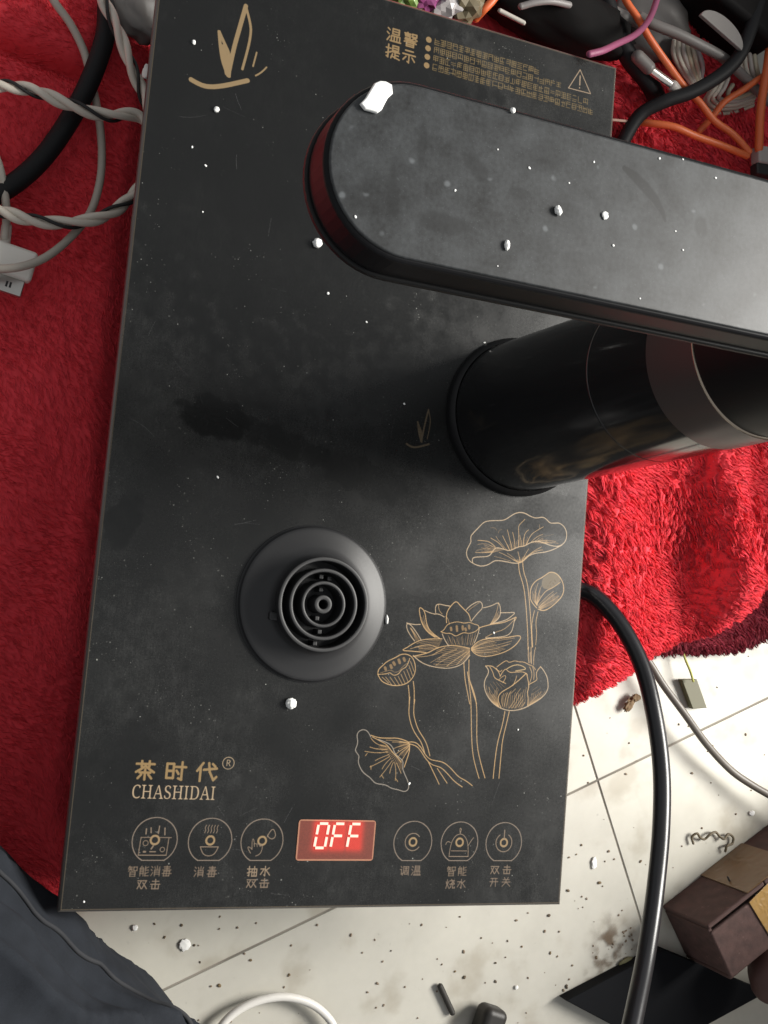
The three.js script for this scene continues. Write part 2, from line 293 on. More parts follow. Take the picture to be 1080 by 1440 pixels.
line('136.6 252.3, 138.5 253.0, 141.1 252.5, 143.1 253.8, 144.9 252.8, 146.8 251.8, 148.8 252.2, 151.3 251.5, 153.5 249.8, 153.0 248.4, 151.0 248.3, 149.0 247.5, 146.5 248.3, 143.9 247.7, 140.7 248.5, 138.9 249.5, 137.8 251.9, 136.6 252.3', 0.34, GOLD, 1);
line('137.3 253.1, 138.4 255.6, 140.6 257.7', B, TAN);
line('153.5 249.8, 153.1 253.1, 151.7 255.8', B, TAN);
for (const q of ['140.9 250.5, 141.1 251.3', '143.4 249.7, 143.7 251.4', '146.0 249.5, 146.2 250.7', '148.8 249.0, 149.0 250.0', '147.3 250.3, 147.6 250.9']) line(q, 1.1, '#8f7350', 0.8);
for (const q of ['139.9 253.5, 142.1 257.0', '141.8 253.9, 143.7 256.9', '143.8 254.0, 145.0 256.7', '146.2 253.0, 146.6 256.7', '148.8 252.5, 148.7 256.9', '150.7 252.1, 150.1 256.8', '152.3 251.1, 150.8 256.7']) line(q, 0.24, GOLD, 0.7);
line('147.8 263.9, 148.6 269.6, 150.1 274.7, 151.8 280.1', 0.38, GOLD);
line('150.0 262.6, 150.2 268.4, 151.9 273.5, 154.9 279.9', 0.38, GOLD);
line('149.7 267.4, 151.6 274.8, 152.7 282.6, 153.5 291.2, 154.6 299.0, 156.3 304.4, 158.5 309.4', 0.38, GOLD);
line('151.2 271.3, 153.4 275.1, 155.1 280.9, 155.7 288.7, 156.2 295.0, 157.8 301.2, 161.1 309.1', 0.38, GOLD);
// seed head at its left
line('111.2 270.7, 112.3 272.9, 115.5 274.4, 119.8 274.8, 124.0 273.6, 126.3 270.9, 127.1 268.1, 126.3 264.7, 124.2 262.3, 120.5 262.1, 118.2 263.8, 114.7 265.4, 113.0 267.2, 111.0 269.0, 111.2 270.7', 0.4, GOLD);
line('111.5 270.7, 114.5 270.5, 116.3 269.6, 117.6 270.9, 120.0 270.2, 121.0 268.1, 123.4 267.1, 124.1 263.7', 0.36, GOLD);
line('112.3 270.1, 115.0 269.1, 116.8 268.7, 118.1 269.7, 120.2 269.0, 121.3 267.0, 123.3 265.7', 0.24, GOLD, 0.8);
for (const q of ['114.0 268.0, 114.3 268.6', '116.3 267.0, 116.7 267.8', '119.5 264.6, 120.0 265.7', '117.4 265.8, 117.9 266.5', '121.6 263.9, 122.0 264.7']) line(q, 1.2, '#8f7350', 0.8);
for (const q of ['114.6 271.6, 117.3 274.3', '116.4 271.5, 119.1 274.5', '118.3 271.4, 120.7 274.4', '119.8 271.0, 121.9 274.0', '120.9 270.1, 123.1 273.7', '122.0 268.9, 124.2 272.8', '123.2 268.0, 125.1 271.6', '124.0 266.5, 125.9 270.4', '124.5 264.8, 126.4 268.7', '113.1 271.7, 116.0 273.8']) line(q, 0.3, GOLD, 0.9);
line('124.4 274.2, 125.3 277.8, 125.5 281.4', 0.38, GOLD);
line('126.4 272.6, 127.4 276.0, 127.5 281.3', 0.38, GOLD);
line('125.5 278.7, 125.4 284.1, 126.2 287.4, 127.6 290.8, 129.7 293.6, 132.4 296.4, 133.8 300.3', 0.38, GOLD);
line('127.7 279.6, 127.3 284.0, 128.7 288.3, 130.4 291.6, 133.3 294.9, 134.9 297.8, 136.1 301.2', 0.38, GOLD);
// half-open flower, right
line('157.6 264.6, 159.3 266.0, 159.0 268.0, 157.7 270.1, 157.6 272.9, 159.0 276.0, 161.3 278.6, 164.1 280.5, 167.8 281.7, 171.5 281.9, 176.0 280.9, 180.4 278.6, 184.8 275.8, 187.1 272.8, 187.1 270.0, 186.2 266.8, 183.8 263.9, 182.8 263.2', 0.42, TAN);
line('157.6 264.6, 160.1 264.2, 161.9 265.1, 163.9 266.6, 164.5 268.1', 0.36, GOLD);
line('159.5 264.8, 161.2 266.7, 161.8 269.1, 164.6 270.1, 167.4 271.1', 0.34, GOLD);
line('182.9 263.4, 181.1 265.1, 181.3 267.5, 181.9 268.7, 179.7 270.0, 177.9 270.9', 0.36, GOLD);
line('166.0 280.8, 164.4 278.5, 164.4 276.1, 165.9 274.4, 168.9 272.8, 171.5 270.9, 174.1 268.7, 176.4 266.4', 0.4, GOLD);
line('176.6 266.4, 177.6 269.3, 178.2 271.7, 177.5 274.2, 178.4 276.9, 178.1 279.4', 0.4, GOLD);
line('162.8 264.6, 164.9 262.9, 167.1 261.6, 168.1 262.7, 170.7 261.5, 172.6 262.0, 175.3 261.8, 177.3 262.9, 179.6 263.2, 180.6 264.7', 0.34, GOLD);
line('164.5 268.5, 166.4 264.4, 168.4 266.7, 172.0 266.1, 175.7 265.8, 177.1 267.0', 0.34, GOLD);
line('167.4 265.1, 170.0 263.4, 173.6 263.1, 176.5 264.6, 174.7 265.1, 171.5 265.7', 0.4, '#b59a6c', 0.9);
line('164.1 269.7, 166.2 267.6, 167.6 268.3, 166.0 270.8', 0.3, GOLD);
line('172.1 267.7, 171.8 269.7, 170.7 271.7', 0.3, GOLD);
line('177.8 263.7, 179.4 266.0, 178.7 269.3, 178.3 270.1', 0.3, GOLD);
line('179.2 263.6, 180.5 265.9, 180.1 268.8', 0.3, GOLD);
line('162.4 265.1, 164.4 267.3, 165.2 265.7', 0.3, GOLD);
for (const q of ['166.8 280.3, 165.7 278.0, 166.8 275.1', '167.7 280.3, 167.1 277.9, 168.6 274.7', '168.6 279.8, 168.4 277.1, 169.9 274.2', '169.6 281.0, 171.7 278.5, 172.3 275.3, 174.4 272.7', '171.0 280.9, 173.0 278.4, 174.1 275.2', '172.3 280.8, 174.4 278.3, 175.5 275.5', '174.1 280.0, 175.9 277.1', '170.0 275.0, 172.1 272.9', '175.4 279.9, 176.7 278.2']) line(q, 0.28, GOLD, 0.85);
for (const q of ['161.5 270.7, 164.0 273.3, 164.5 274.1', '160.2 271.5, 162.7 274.2, 164.0 275.7', '159.4 272.8, 161.9 275.8, 163.4 277.3', '160.1 274.7, 163.0 278.1', '162.9 270.6, 165.8 273.2', '164.7 271.1, 167.1 272.7', '179.9 273.2, 182.1 271.5', '179.6 274.9, 183.6 272.2', '180.7 276.4, 184.6 273.4', '179.4 278.1, 182.0 275.5']) line(q, 0.2, GOLD, 0.7);
line('176.7 255.7, 176.5 258.9, 177.4 262.1', 0.4, '#9d8260'); line('177.8 255.6, 178.1 259.2, 178.6 262.4', 0.4, '#9d8260'); line('179.9 255.5, 179.2 258.7, 179.6 262.8', 0.34, '#9d8260'); line('177.6 258.0, 178.1 261.6', 0.9, '#9d8260', 0.6);
line('167.9 282.3, 167.4 287.4, 165.7 293.8, 165.0 301.0, 164.8 309.2', 0.4, GOLD);
line('169.9 282.2, 169.0 287.4, 167.7 293.8, 167.6 300.9, 167.4 309.1', 0.4, GOLD);
// drooping leaf, lower left
line('110.5 294.9, 109.3 292.8, 107.2 292.0, 105.2 292.9, 104.6 294.6, 105.3 296.5, 105.2 298.2, 104.3 300.3, 106.5 302.2, 106.0 304.1, 106.9 306.4, 108.7 308.7, 111.4 310.1, 112.8 311.5, 114.2 312.6, 118.4 312.8, 120.7 314.2, 123.9 314.6, 126.6 315.5, 128.3 314.2, 127.8 311.6, 126.0 308.7, 124.8 306.4, 125.0 303.5, 122.7 302.1, 121.0 300.7, 119.7 297.9, 117.0 296.5, 113.7 295.7', 0.4, PALE);
line('110.5 294.2, 113.2 295.0, 116.8 295.1, 121.6 294.8, 124.8 295.5, 127.0 296.4, 127.3 299.5, 126.5 302.5, 125.5 305.9', 0.4, GOLD);
line('111.1 294.8, 114.9 296.4, 117.6 297.5, 119.9 300.3, 122.2 302.1, 124.0 304.0', 0.34, GOLD);
for (const q of ['117.1 298.2, 112.9 298.1, 110.6 295.3', '117.8 299.4, 113.1 299.6, 110.4 298.7', '118.1 300.3, 113.2 301.2, 108.5 300.4', '118.7 301.3, 114.4 302.9, 113.2 303.8', '119.0 302.0, 115.6 304.2, 111.1 306.3', '119.6 302.7, 117.2 304.7, 116.3 306.9', '120.2 303.6, 118.4 306.6, 115.6 310.0', '120.8 304.1, 119.7 306.5, 119.6 308.4', '121.3 304.1, 122.5 307.9, 122.2 311.2', '122.2 304.5, 123.7 306.9, 124.4 308.3', '109.6 301.1, 108.9 302.1', '111.5 305.8, 111.7 307.2', '116.3 309.2, 117.2 310.4', '122.2 310.3, 123.3 311.5']) line(q, 0.32, GOLD, 0.9);
for (const q of ['126.5 296.6, 123.3 296.3, 119.6 296.4', '126.5 296.9, 122.4 297.8, 120.4 299.0', '126.7 297.4, 123.1 299.7, 121.6 300.9', '126.8 297.8, 123.7 300.6, 122.7 301.9', '127.0 298.6, 124.9 302.0, 124.2 303.5', '126.0 296.4, 121.1 295.6, 116.9 295.8']) line(q, 0.3, GOLD, 0.85);
line('126.5 296.2, 129.1 295.8, 132.0 297.9, 133.9 300.7, 136.2 302.6, 138.9 303.0, 142.2 303.4, 145.7 305.7, 149.3 309.1, 152.8 310.4, 155.7 312.3', 0.38, GOLD);
line('127.1 296.9, 129.8 297.3, 132.1 299.4, 134.6 302.7, 137.5 304.8, 141.3 305.4, 144.8 308.2, 147.8 311.1, 151.3 312.9', 0.38, GOLD);
line('135.7 303.6, 138.2 307.4, 141.1 312.1', 0.36, GOLD); line('139.7 305.9, 142.2 308.8, 144.5 311.6', 0.36, GOLD);
// sail mark, large and small
line('24.4 32.8, 25.5 39.5, 27.7 46.4, 29.9 49.0', 1.320, '#7e6b50');
line('24.4 32.8, 26.8 36.8, 29.5 40.8, 29.9 49.0', 1.320, '#7e6b50');
line('29.5 48.7, 30.4 39.0, 31.9 29.8, 33.6 19.8', 1.800, '#7e6b50');
line('26.3 38.5, 28.3 44.3, 29.2 48.0', 2.400, '#7e6b50');
line('33.7 20.2, 36.4 26.6, 36.6 31.7, 35.8 38.3, 34.7 44.9', 1.080, '#7e6b50');
line('39.6 36.9, 38.7 42.7', 0.720, '#7e6b50');
line('44.0 41.7, 42.3 44.5, 40.1 46.1', 0.720, '#7e6b50');
line('15.7 54.1, 19.1 55.3, 23.2 55.2, 28.0 53.4, 33.2 50.9, 37.1 48.9', 1.920, '#7e6b50');
line('119.2 169.9, 119.7 173.1, 120.7 176.5, 121.7 177.8', 0.572, '#5c5040');
line('119.2 169.9, 120.3 171.9, 121.5 174.0, 121.7 177.8', 0.572, '#5c5040');
line('121.5 177.7, 122.0 173.2, 122.6 169.0, 123.5 164.4', 0.780, '#5c5040');
line('120.1 172.7, 121.0 175.5, 121.4 177.3', 1.040, '#5c5040');
line('123.5 164.6, 124.7 167.8, 124.7 170.2, 124.4 173.2, 123.9 176.2', 0.468, '#5c5040');
line('115.2 179.4, 116.8 180.2, 118.7 180.4, 120.8 179.8, 123.2 178.9, 124.9 178.2', 0.832, '#5c5040');
// fine shading lines running between pairs of drawn edges
function hatch(a, b, n, w = 0.24, alpha = 0.8, from = 0, to = 0.75) {
  const A = a.split(',').map((q) => q.trim().split(' ').map(Number)), Bq = b.split(',').map((q) => q.trim().split(' ').map(Number)), m = A.length;
  for (let k = 1; k <= n; k++) { const f = k / (n + 1), e = from + (to - from) * rr(0.6, 1), pts = []; for (let i = 0; i < 9; i++) { const t = (from + (e - from) * i / 8) * (m - 1), j = Math.min(m - 2, Math.floor(t)), r = t - j; const P = (Q) => [Q[j][0] + (Q[j + 1][0] - Q[j][0]) * r, Q[j][1] + (Q[j + 1][1] - Q[j][1]) * r]; const p = P(A), q = P(Bq); pts.push((p[0] + (q[0] - p[0]) * f).toFixed(2) + ' ' + (p[1] + (q[1] - p[1]) * f).toFixed(2)); } line(pts.join(','), w, GOLD, alpha); }
}
hatch('149.9 258.0, 144.0 257.2, 138.3 258.0, 134.7 259.5, 131.1 261.6, 126.2 263.0', '150.2 260.8, 147.2 264.5, 141.6 266.5, 137.2 266.5, 132.1 265.9, 127.5 264.0', 11);
hatch('150.6 257.9, 154.2 254.5, 160.6 253.2, 167.2 252.3, 173.1 250.8', '151.0 258.8, 154.7 260.8, 161.2 260.0, 167.7 257.6, 173.2 251.0', 10);
hatch('137.5 255.4, 132.4 255.5, 127.5 256.6, 123.9 258.9, 120.4 260.8', '135.9 258.9, 132.8 260.3, 129.1 260.8, 124.7 260.8, 120.4 260.9', 6);
hatch('136.2 254.9, 132.5 253.0, 130.2 249.9, 129.4 246.2, 126.9 243.5', '134.2 254.7, 131.0 253.2, 128.3 250.0, 127.0 246.4, 126.4 243.5', 4);
hatch('158.2 247.7, 160.0 244.9, 161.2 241.9, 161.4 238.6', '159.5 247.3, 162.1 244.8, 162.6 241.8, 161.6 238.4', 4);
hatch('125.6 256.7, 124.7 254.0, 123.0 251.6, 121.6 250.0', '128.1 256.3, 125.3 253.4, 123.3 251.5, 121.6 249.8', 4);
hatch('140.2 257.8, 138.7 255.3, 138.0 253.0', '151.7 256.4, 152.9 253.1, 153.3 250.1', 13, 0.2, 0.7);
hatch('165.1 280.8, 161.3 278.6, 158.8 275.6, 157.8 272.1, 159.1 268.4', '165.0 280.4, 164.4 278.1, 164.2 275.7, 164.9 273.3, 161.9 269.5', 9);
hatch('178.1 279.4, 178.4 276.9, 177.7 274.2, 178.2 271.3', '180.4 278.6, 184.8 275.8, 187.1 272.8, 186.5 268.0', 8);
hatch('166.4 280.9, 164.9 278.4, 165.1 276.0, 167.6 273.9, 171.5 271.3', '176.0 280.7, 178.0 278.2, 177.3 274.6, 177.9 271.3, 176.7 267.4', 12);
hatch('179.2 238.4, 176.5 236.2, 175.9 232.8, 178.4 228.7', '179.2 238.2, 180.3 235.4, 182.0 232.3, 181.2 228.4', 8);
hatch('179.8 238.9, 182.8 235.2, 186.5 232.4, 189.7 229.1', '181.0 240.0, 186.4 237.8, 190.1 234.6, 191.2 230.0', 8);
hatch('162.4 216.9, 158.0 216.0, 153.5 214.5, 150.3 214.4', '156.1 218.9, 153.4 219.4, 150.8 219.9, 148.7 220.6', 7);
hatch('164.1 217.1, 162.2 214.1, 160.8 210.8', '173.2 213.7, 174.1 210.4, 177.1 206.6', 13, 0.22, 0.8, 0, 0.6);
hatch('174.3 212.8, 177.4 210.0, 180.7 208.7', '181.0 212.4, 184.4 212.3, 187.8 212.4', 7);
hatch('169.7 221.6, 165.5 220.8, 161.6 219.5', '171.1 221.0, 174.2 218.3, 178.9 214.8', 12, 0.22, 0.8, 0, 0.6);
hatch('117.6 297.7, 112.8 296.9, 108.1 296.4', '124.5 304.0, 125.3 307.3, 125.6 310.2', 18, 0.22, 0.8, 0, 0.6);
hatch('126.8 296.4, 122.1 295.4, 117.9 295.3', '127.2 299.0, 125.4 302.5, 124.6 305.4', 10, 0.22, 0.8, 0, 0.8);
// characters, as strokes on a ten by ten grid
const GLYPH = {
  茶: '1,2 9,2;3.3,.6 3.3,3.2;6.7,.6 6.7,3.2;5,3 3,4.8 1,6;5,3 7,4.8 9,6;2.6,6.2 7.4,6.2;5,4.6 5,9.6;3.4,7.2 2,9;6.6,7.2 8,9',
  时: '1,1.5 1,8.5;1,1.5 4,1.5;4,1.5 4,8.5;1,5 4,5;1,8.5 4,8.5;4.8,3 9.6,3;7.8,.6 7.8,9.2;7.8,9.2 6.4,8.6;5.4,4.8 6.4,6.4',
  代: '3.2,.6 .6,4.6;2.1,3 2.1,9.6;3.6,4 9.6,3.2;5.8,.6 6.4,5;6.4,5 8.4,9;8.4,9 9.7,7.4;7.6,1 8.8,2.2',
  智: '2,.6 1,2.2;1.4,1.6 4.8,1.6;.8,3.2 5,3.2;3,1.6 3,3.2;3,3.2 1,5.2;3,3.4 4.6,5;6,1.4 9,1.4;9,1.4 9,4.6;9,4.6 6,4.6;6,4.6 6,1.4;2.6,5.8 7.4,5.8;7.4,5.8 7.4,9.6;7.4,9.6 2.6,9.6;2.6,9.6 2.6,5.8;2.6,7.7 7.4,7.7',
  能: '2.6,.6 1,2.8;1,2.8 4,2.6;3.4,1.6 4.4,3;1.2,4 1.2,9.4;1.2,4 4.2,4;4.2,4 4.2,9.4;1.2,5.6 4.2,5.6;1.2,7.2 4.2,7.2;6,.8 6,4.2;6,4.2 9.2,4.2;9,1.4 6,2.6;6,5.4 6,9.2;6,9.2 9.2,9.2;9,6 6,7.4',
  消: '1,1 2.2,2;.6,3.8 1.8,4.8;.8,9.2 2.4,6.4;6.5,.6 6.5,4;4,1.2 4.8,3;9,1.2 8.2,3;4.2,4.2 8.8,4.2;8.8,4.2 8.8,9.4;4.2,4.2 4.2,9.4;4.2,6 8.8,6;4.2,7.8 8.8,7.8',
  毒: '2,1.2 8,1.2;2.6,2.6 7.4,2.6;1,4 9,4;5,.4 5,4;2.4,5.2 7.8,5.2;7.8,5.2 7.2,9.4;7.2,9.4 2,9.4;2,9.4 2.4,5.2;.6,7.2 9.4,7.2;4.8,5.4 4.8,9.2',
  双: '1,1.8 4.4,1.8;4.4,1.8 1,9;1.4,3.4 4.6,9;5.4,1.8 9,1.8;9,1.8 5.2,9;5.8,3.6 9.6,9',
  击: '2,2.4 8,2.4;.8,5 9.2,5;5,.6 5,9;2,6.2 2,9;2,9 8,9;8,6.2 8,9',
  抽: '2.4,.6 2.4,9.2;2.4,9.2 1.4,8.6;.8,3 4,3;.8,6.6 4,5.4;5,3 9.2,3;9.2,3 9.2,9.4;9.2,9.4 5,9.4;5,9.4 5,3;7.1,.8 7.1,9.2;5,6 9.2,6',
  水: '5,.6 5,9.2;5,9.2 4,8.4;1,3 4,3;4,3 1,8;8.6,2 6,4;5.4,3.6 9.4,8.6',
  调: '1.4,1 2.4,2.2;.8,4 2.2,4;2.2,4 2.2,8.6;2.2,8.6 3.2,7.6;4.2,1.4 4.2,7;4.2,7 3.4,9.4;4.2,1.4 9.2,1.4;9.2,1.4 9.2,9.4;5.4,3 8,3;6.7,2 6.7,4.8;5.2,4.8 8.2,4.8;5.4,6.2 8,6.2;8,6.2 8,8.4;8,8.4 5.4,8.4;5.4,8.4 5.4,6.2',
  温: '1,1 2.2,2;.6,3.8 1.8,4.8;.8,9.2 2.4,6.4;4.2,.8 8.4,.8;8.4,.8 8.4,4.2;8.4,4.2 4.2,4.2;4.2,4.2 4.2,.8;4.2,2.5 8.4,2.5;3.6,5.6 9,5.6;9,5.6 9,9.2;3.6,5.6 3.6,9.2;5.4,5.6 5.4,9.2;7.2,5.6 7.2,9.2;2.8,9.2 9.8,9.2',
  烧: '1.8,.8 1.8,5;1.8,5 .6,9.4;.6,3 1,4.6;3.4,2.6 2.8,4.2;2,5.4 3.4,8.6;4.4,2 9,1.6;6,.6 7.2,3.4;7.2,3.4 9.2,4.4;9,2.2 6,4.6;4.2,5.2 9.4,5.2;6,5.2 5.6,8;5.6,8 4,9.4;7.6,5.2 7.6,9;7.6,9 9.6,9;9.6,9 9.6,8',
  开: '1.6,1.6 8.4,1.6;.8,4.8 9.2,4.8;3.4,1.6 3.2,6;3.2,6 1.6,9.4;6.8,1.6 6.8,9.4',
  关: '3,.6 3.8,2.2;7,.6 6.2,2.2;1.8,2.8 8.2,2.8;.8,5.2 9.2,5.2;5,2.8 4.8,5.4;4.8,5.4 1,9.4;5.2,5.4 9.2,9.4',
  馨: '1,1.2 5,1.2;3,.4 3,2.2;1.4,2.2 4.6,2.2;1.6,3 4.6,3;4.6,3 4.6,4.4;4.6,4.4 1.6,4.4;6.4,.8 6,2.4;6,.8 9,.8;9,.8 9,2;5.8,2.6 9,2.6;9,2.6 6,4.6;6.6,3 9.4,4.6;1.4,5.4 8.6,5.4;5,4.8 5,6.8;4.6,5.6 1,7;5.4,5.6 9,7;2.6,7 7.4,7;7.4,7 7.4,9.6;7.4,9.6 2.6,9.6;2.6,9.6 2.6,7;2.6,8.3 7.4,8.3',
  提: '2.2,.6 2.2,9.2;2.2,9.2 1.2,8.6;.8,3 3.8,3;.8,6.6 3.8,5.4;5,.8 8.8,.8;8.8,.8 8.8,4;8.8,4 5,4;5,4 5,.8;5,2.4 8.8,2.4;4,5 9.6,5;6.8,5 6.8,9;6.8,7 9,7;5.2,6.4 4.2,9.4;4.6,8 9.8,9.4',
  示: '2.4,1.4 7.6,1.4;.8,4 9.2,4;5,4 5,9.4;5,9.4 4,8.8;3,5.6 1.2,8;7,5.6 8.8,8',
};
function glyph(ch, x, y, w, h, lw, col, a = 1) {                    // x, y: top left corner, millimetres
  for (const s of GLYPH[ch].split(';')) line(s.split(' ').map((q) => { const [u, v] = q.split(',').map(Number); return (x + u * w / 10) + ' ' + (y + v * h / 10); }).join(','), lw, col, a);
}
const text = (str, x, y, w, h, gap, lw, col, a) => [...str].forEach((c, i) => glyph(c, x + i * (w + gap), y, w, h, lw, col, a));
[['茶', 21.0], ['时', 32.0], ['代', 43.4]].forEach(([c, x]) => glyph(c, x, 306.4, 8.0, 7.2, 0.95, '#866f4d'));
cx.save(); cx.fillStyle = TAN; cx.font = `${6.9 * PX}px serif`; cx.translate(20.9 * PX, 320.0 * PX); cx.scale(30.6 * PX / cx.measureText('CHASHIDAI').width, 1); cx.fillText('CHASHIDAI', 0, 0); cx.restore();
cx.fillStyle = TAN; cx.font = `${3.2 * PX}px sans-serif`; cx.textAlign = 'center'; cx.fillText('R', 55.2 * PX, 307.7 * PX);
const ring = (x, y, r, w, col = DIM, a0 = 0, a1 = Math.PI * 2) => { cx.strokeStyle = col; cx.lineWidth = w * PX; cx.beginPath(); cx.arc(x * PX, y * PX, r * PX, a0, a1); cx.stroke(); };
ring(55.2, 306.6, 2.15, 0.3, TAN);
text('温馨', 91.6, 11.4, 6.6, 6.2, 0.7, 0.72, '#7c674a'); text('提示', 91.6, 18.4, 6.6, 6.2, 0.7, 0.72, '#7c674a');
[162, 171, 187, 189].forEach((x1, r) => {                           // four rows of print too small to read
  const y = 10.75 + r * 3.67; cx.fillStyle = '#7c674a'; cx.beginPath(); cx.arc(110.2 * PX, (y + 1.45) * PX, 1.3 * PX, 0, 7); cx.fill();
  for (let x = 112.8; x < x1; x += 2.75) { const h = [0.1, 0.95, 1.8, 2.6].filter(() => rnd() < 0.75), v = [0.2, 1.1, 2.1].filter(() => rnd() < 0.7); for (const q of h) line(`${x + rr(0, 0.4)} ${y + q},${x + rr(1.8, 2.3)} ${y + q}`, 0.42, '#65573c', 0.9); for (const q of v) line(`${x + q} ${y + rr(0, 0.5)},${x + q} ${y + rr(1.9, 2.7)}`, 0.4, '#65573c', 0.9); }
});
line('181.6 6.2,184.5 11,187.4 15.2,182 15.4,176.8 15.6,179 11,181.6 6.2', 0.01, '#000', 0); cx.strokeStyle = '#8d7a66'; cx.lineWidth = 0.45 * PX; cx.beginPath(); cx.moveTo(181.7 * PX, 6 * PX); cx.lineTo(187.6 * PX, 15.3 * PX); cx.lineTo(176.6 * PX, 15.6 * PX); cx.closePath(); cx.stroke(); line('181.9 8.8,182 12.8', 0.6, '#8d7a66'); line('182 14,182 14.2', 0.6, '#8d7a66');
// touch keys
const KEYX = [31.0, 51.2, 70.8, 131.8, 152.0, 171.8], KEYY = 334.6, K = '#776859';
KEYX.forEach((x) => { const a = 0.51; ring(x, KEYY, 8.05, 0.42, '#75695e', Math.PI / 2 + 0.52, Math.PI * 2.5 - 0.52); line(`${x - 4.05} ${KEYY + 7},${x + 4.05} ${KEYY + 7}`, 0.42, '#75695e'); ring(x, KEYY - 0.1, 1.5, 0.8, '#8a7456'); });
const kl = (i, str, w = 0.36, c = K, a = 1) => line(str.split(' ').map((q) => { const [u, v] = q.split(',').map(Number); return (KEYX[i] + u) + ' ' + (KEYY + v); }).join(','), w, c, a);
kl(0, '-1.6,-1 -5,-1'); kl(0, '-5,-1 -5.4,5.2'); kl(0, '-5.4,5.2 4.6,5.2'); kl(0, '4.6,5.2 5,-1'); kl(0, '5.9,-1 1.6,-1'); kl(0, '-3.4,-2.2 -3.4,-4', 0.5); kl(0, '-1.6,-2.6 -1.8,-4.4', 0.5); kl(0, '1,-2.4 1.2,-5', 0.5); kl(0, '3.4,-2 3.2,-4.4', 0.5); ring(KEYX[0] + 3, KEYY + 3.2, 0.8, 0.35, K); ring(KEYX[0] - 3.2, KEYY + 1, 0.9, 0.35, K); kl(0, '-3.6,4 -3,4', 0.7); kl(0, '-1,3 -0.4,2', 0.6); kl(0, '-1.4,4 0.6,4', 0.5);
for (let k = -2; k < 3; k++) kl(1, `${k * 1.1 + 0.3},-5.6 ${k * 1.1 - 0.3},-4.6 ${k * 1.1 + 0.3},-3.7 ${k * 1.1 - 0.2},-2.8`, 0.34);
kl(1, '-3.4,2.2 3.2,2.2', 0.4); kl(1, '-3.4,2.2 -2.8,4 -1.4,5.4 1.2,5.4 2.6,4 3.2,2.2', 0.4);
kl(2, '1.8,-1.6 3.4,-5.4 5.2,-2.4 4.4,-0.8 2.6,-0.9 1.8,-2.2', 0.4); kl(2, '-3.6,3 -4,-0.6 -3.1,-0.8 -2.8,2', 0.36); kl(2, '-2.8,1 -1.8,0.6 -1.7,2', 0.34); kl(2, '-1.7,1 -0.8,0.8 -0.6,2', 0.34); kl(2, '-0.6,1.2 0.2,1.4 0.3,3 -0.4,5 -2,5.4', 0.36); kl(2, '-3.6,3 -5,1.8 -5.4,2.6 -4,4.4', 0.36);
ring(KEYX[3], KEYY - 0.1, 3.3, 0.42, K, 0.6, 5.6);
kl(4, '-4.2,5.4 4.2,5.4'); kl(4, '-4.2,5.4 -4,1 -2.4,-2.4 0,-3.6 2.4,-2.4 4,1 4.2,5.4'); kl(4, '0,-3.6 -0.6,-5.6 0.6,-5.6 0,-3.6'); kl(4, '-4,0 -5.6,-1 -6,0.8'); kl(4, '4,1 5,-0.8 6,-2'); kl(4, '-3.4,3.2 3.4,3.2'); 
ring(KEYX[5], KEYY - 0.1, 3.6, 0.42, K, -1.0, Math.PI + 1.0); kl(5, '0,-1.6 0,-5', 0.5);
const KC = '#6f6153';
text('智能消毒', 22.4, 343.4, 3.7, 3.9, 0.35, 0.46, KC, 0.85); text('双击', 26.0, 348.0, 3.9, 3.9, 0.9, 0.46, KC); text('消毒', 46.2, 343.6, 3.9, 4, 0.9, 0.46, KC, 0.9);
text('抽水', 65.9, 343.5, 4.2, 4, 0.8, 0.5, '#7d6d5b'); text('双击', 66.0, 347.9, 4.2, 3.8, 0.8, 0.48, KC); text('调温', 127.0, 343.4, 4.2, 4, 0.7, 0.46, KC, 0.9);
text('智能', 147.2, 343.6, 4.2, 4, 0.6, 0.46, KC, 0.85); text('烧水', 147.2, 348.6, 4.2, 4, 0.6, 0.46, KC, 0.9); text('双击', 166.4, 343.2, 4.3, 3.9, 1.2, 0.46, KC); text('开关', 166.4, 348.0, 4.3, 3.9, 1.2, 0.46, KC, 0.9);
// thin gold border printed close to the edge
cx.strokeStyle = '#6e6251'; cx.lineWidth = 0.22 * PX; cx.strokeRect(0.9 * PX, 0.9 * PX, 198.2 * PX, 357.5 * PX);

// dust lying on the glass: grain, wiped and dimmed patches and grit, laid under and over the print
const img = cx.getImageData(0, 0, CW, CH).data;
const wipedDim = (x, y) => {                                           // dust wiped off, plus darkening painted where less light reflects (millimetres)
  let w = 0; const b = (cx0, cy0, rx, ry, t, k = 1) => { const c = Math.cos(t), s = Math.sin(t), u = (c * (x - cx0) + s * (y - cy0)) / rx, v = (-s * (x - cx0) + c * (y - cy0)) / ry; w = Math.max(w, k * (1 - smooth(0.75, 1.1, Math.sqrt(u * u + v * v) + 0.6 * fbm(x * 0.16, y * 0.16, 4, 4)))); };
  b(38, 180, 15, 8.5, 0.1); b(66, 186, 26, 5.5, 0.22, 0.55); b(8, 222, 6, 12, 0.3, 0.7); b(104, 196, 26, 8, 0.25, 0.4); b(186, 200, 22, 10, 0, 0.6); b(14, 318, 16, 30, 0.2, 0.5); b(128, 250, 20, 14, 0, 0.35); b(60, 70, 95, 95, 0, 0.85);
  return w;
};
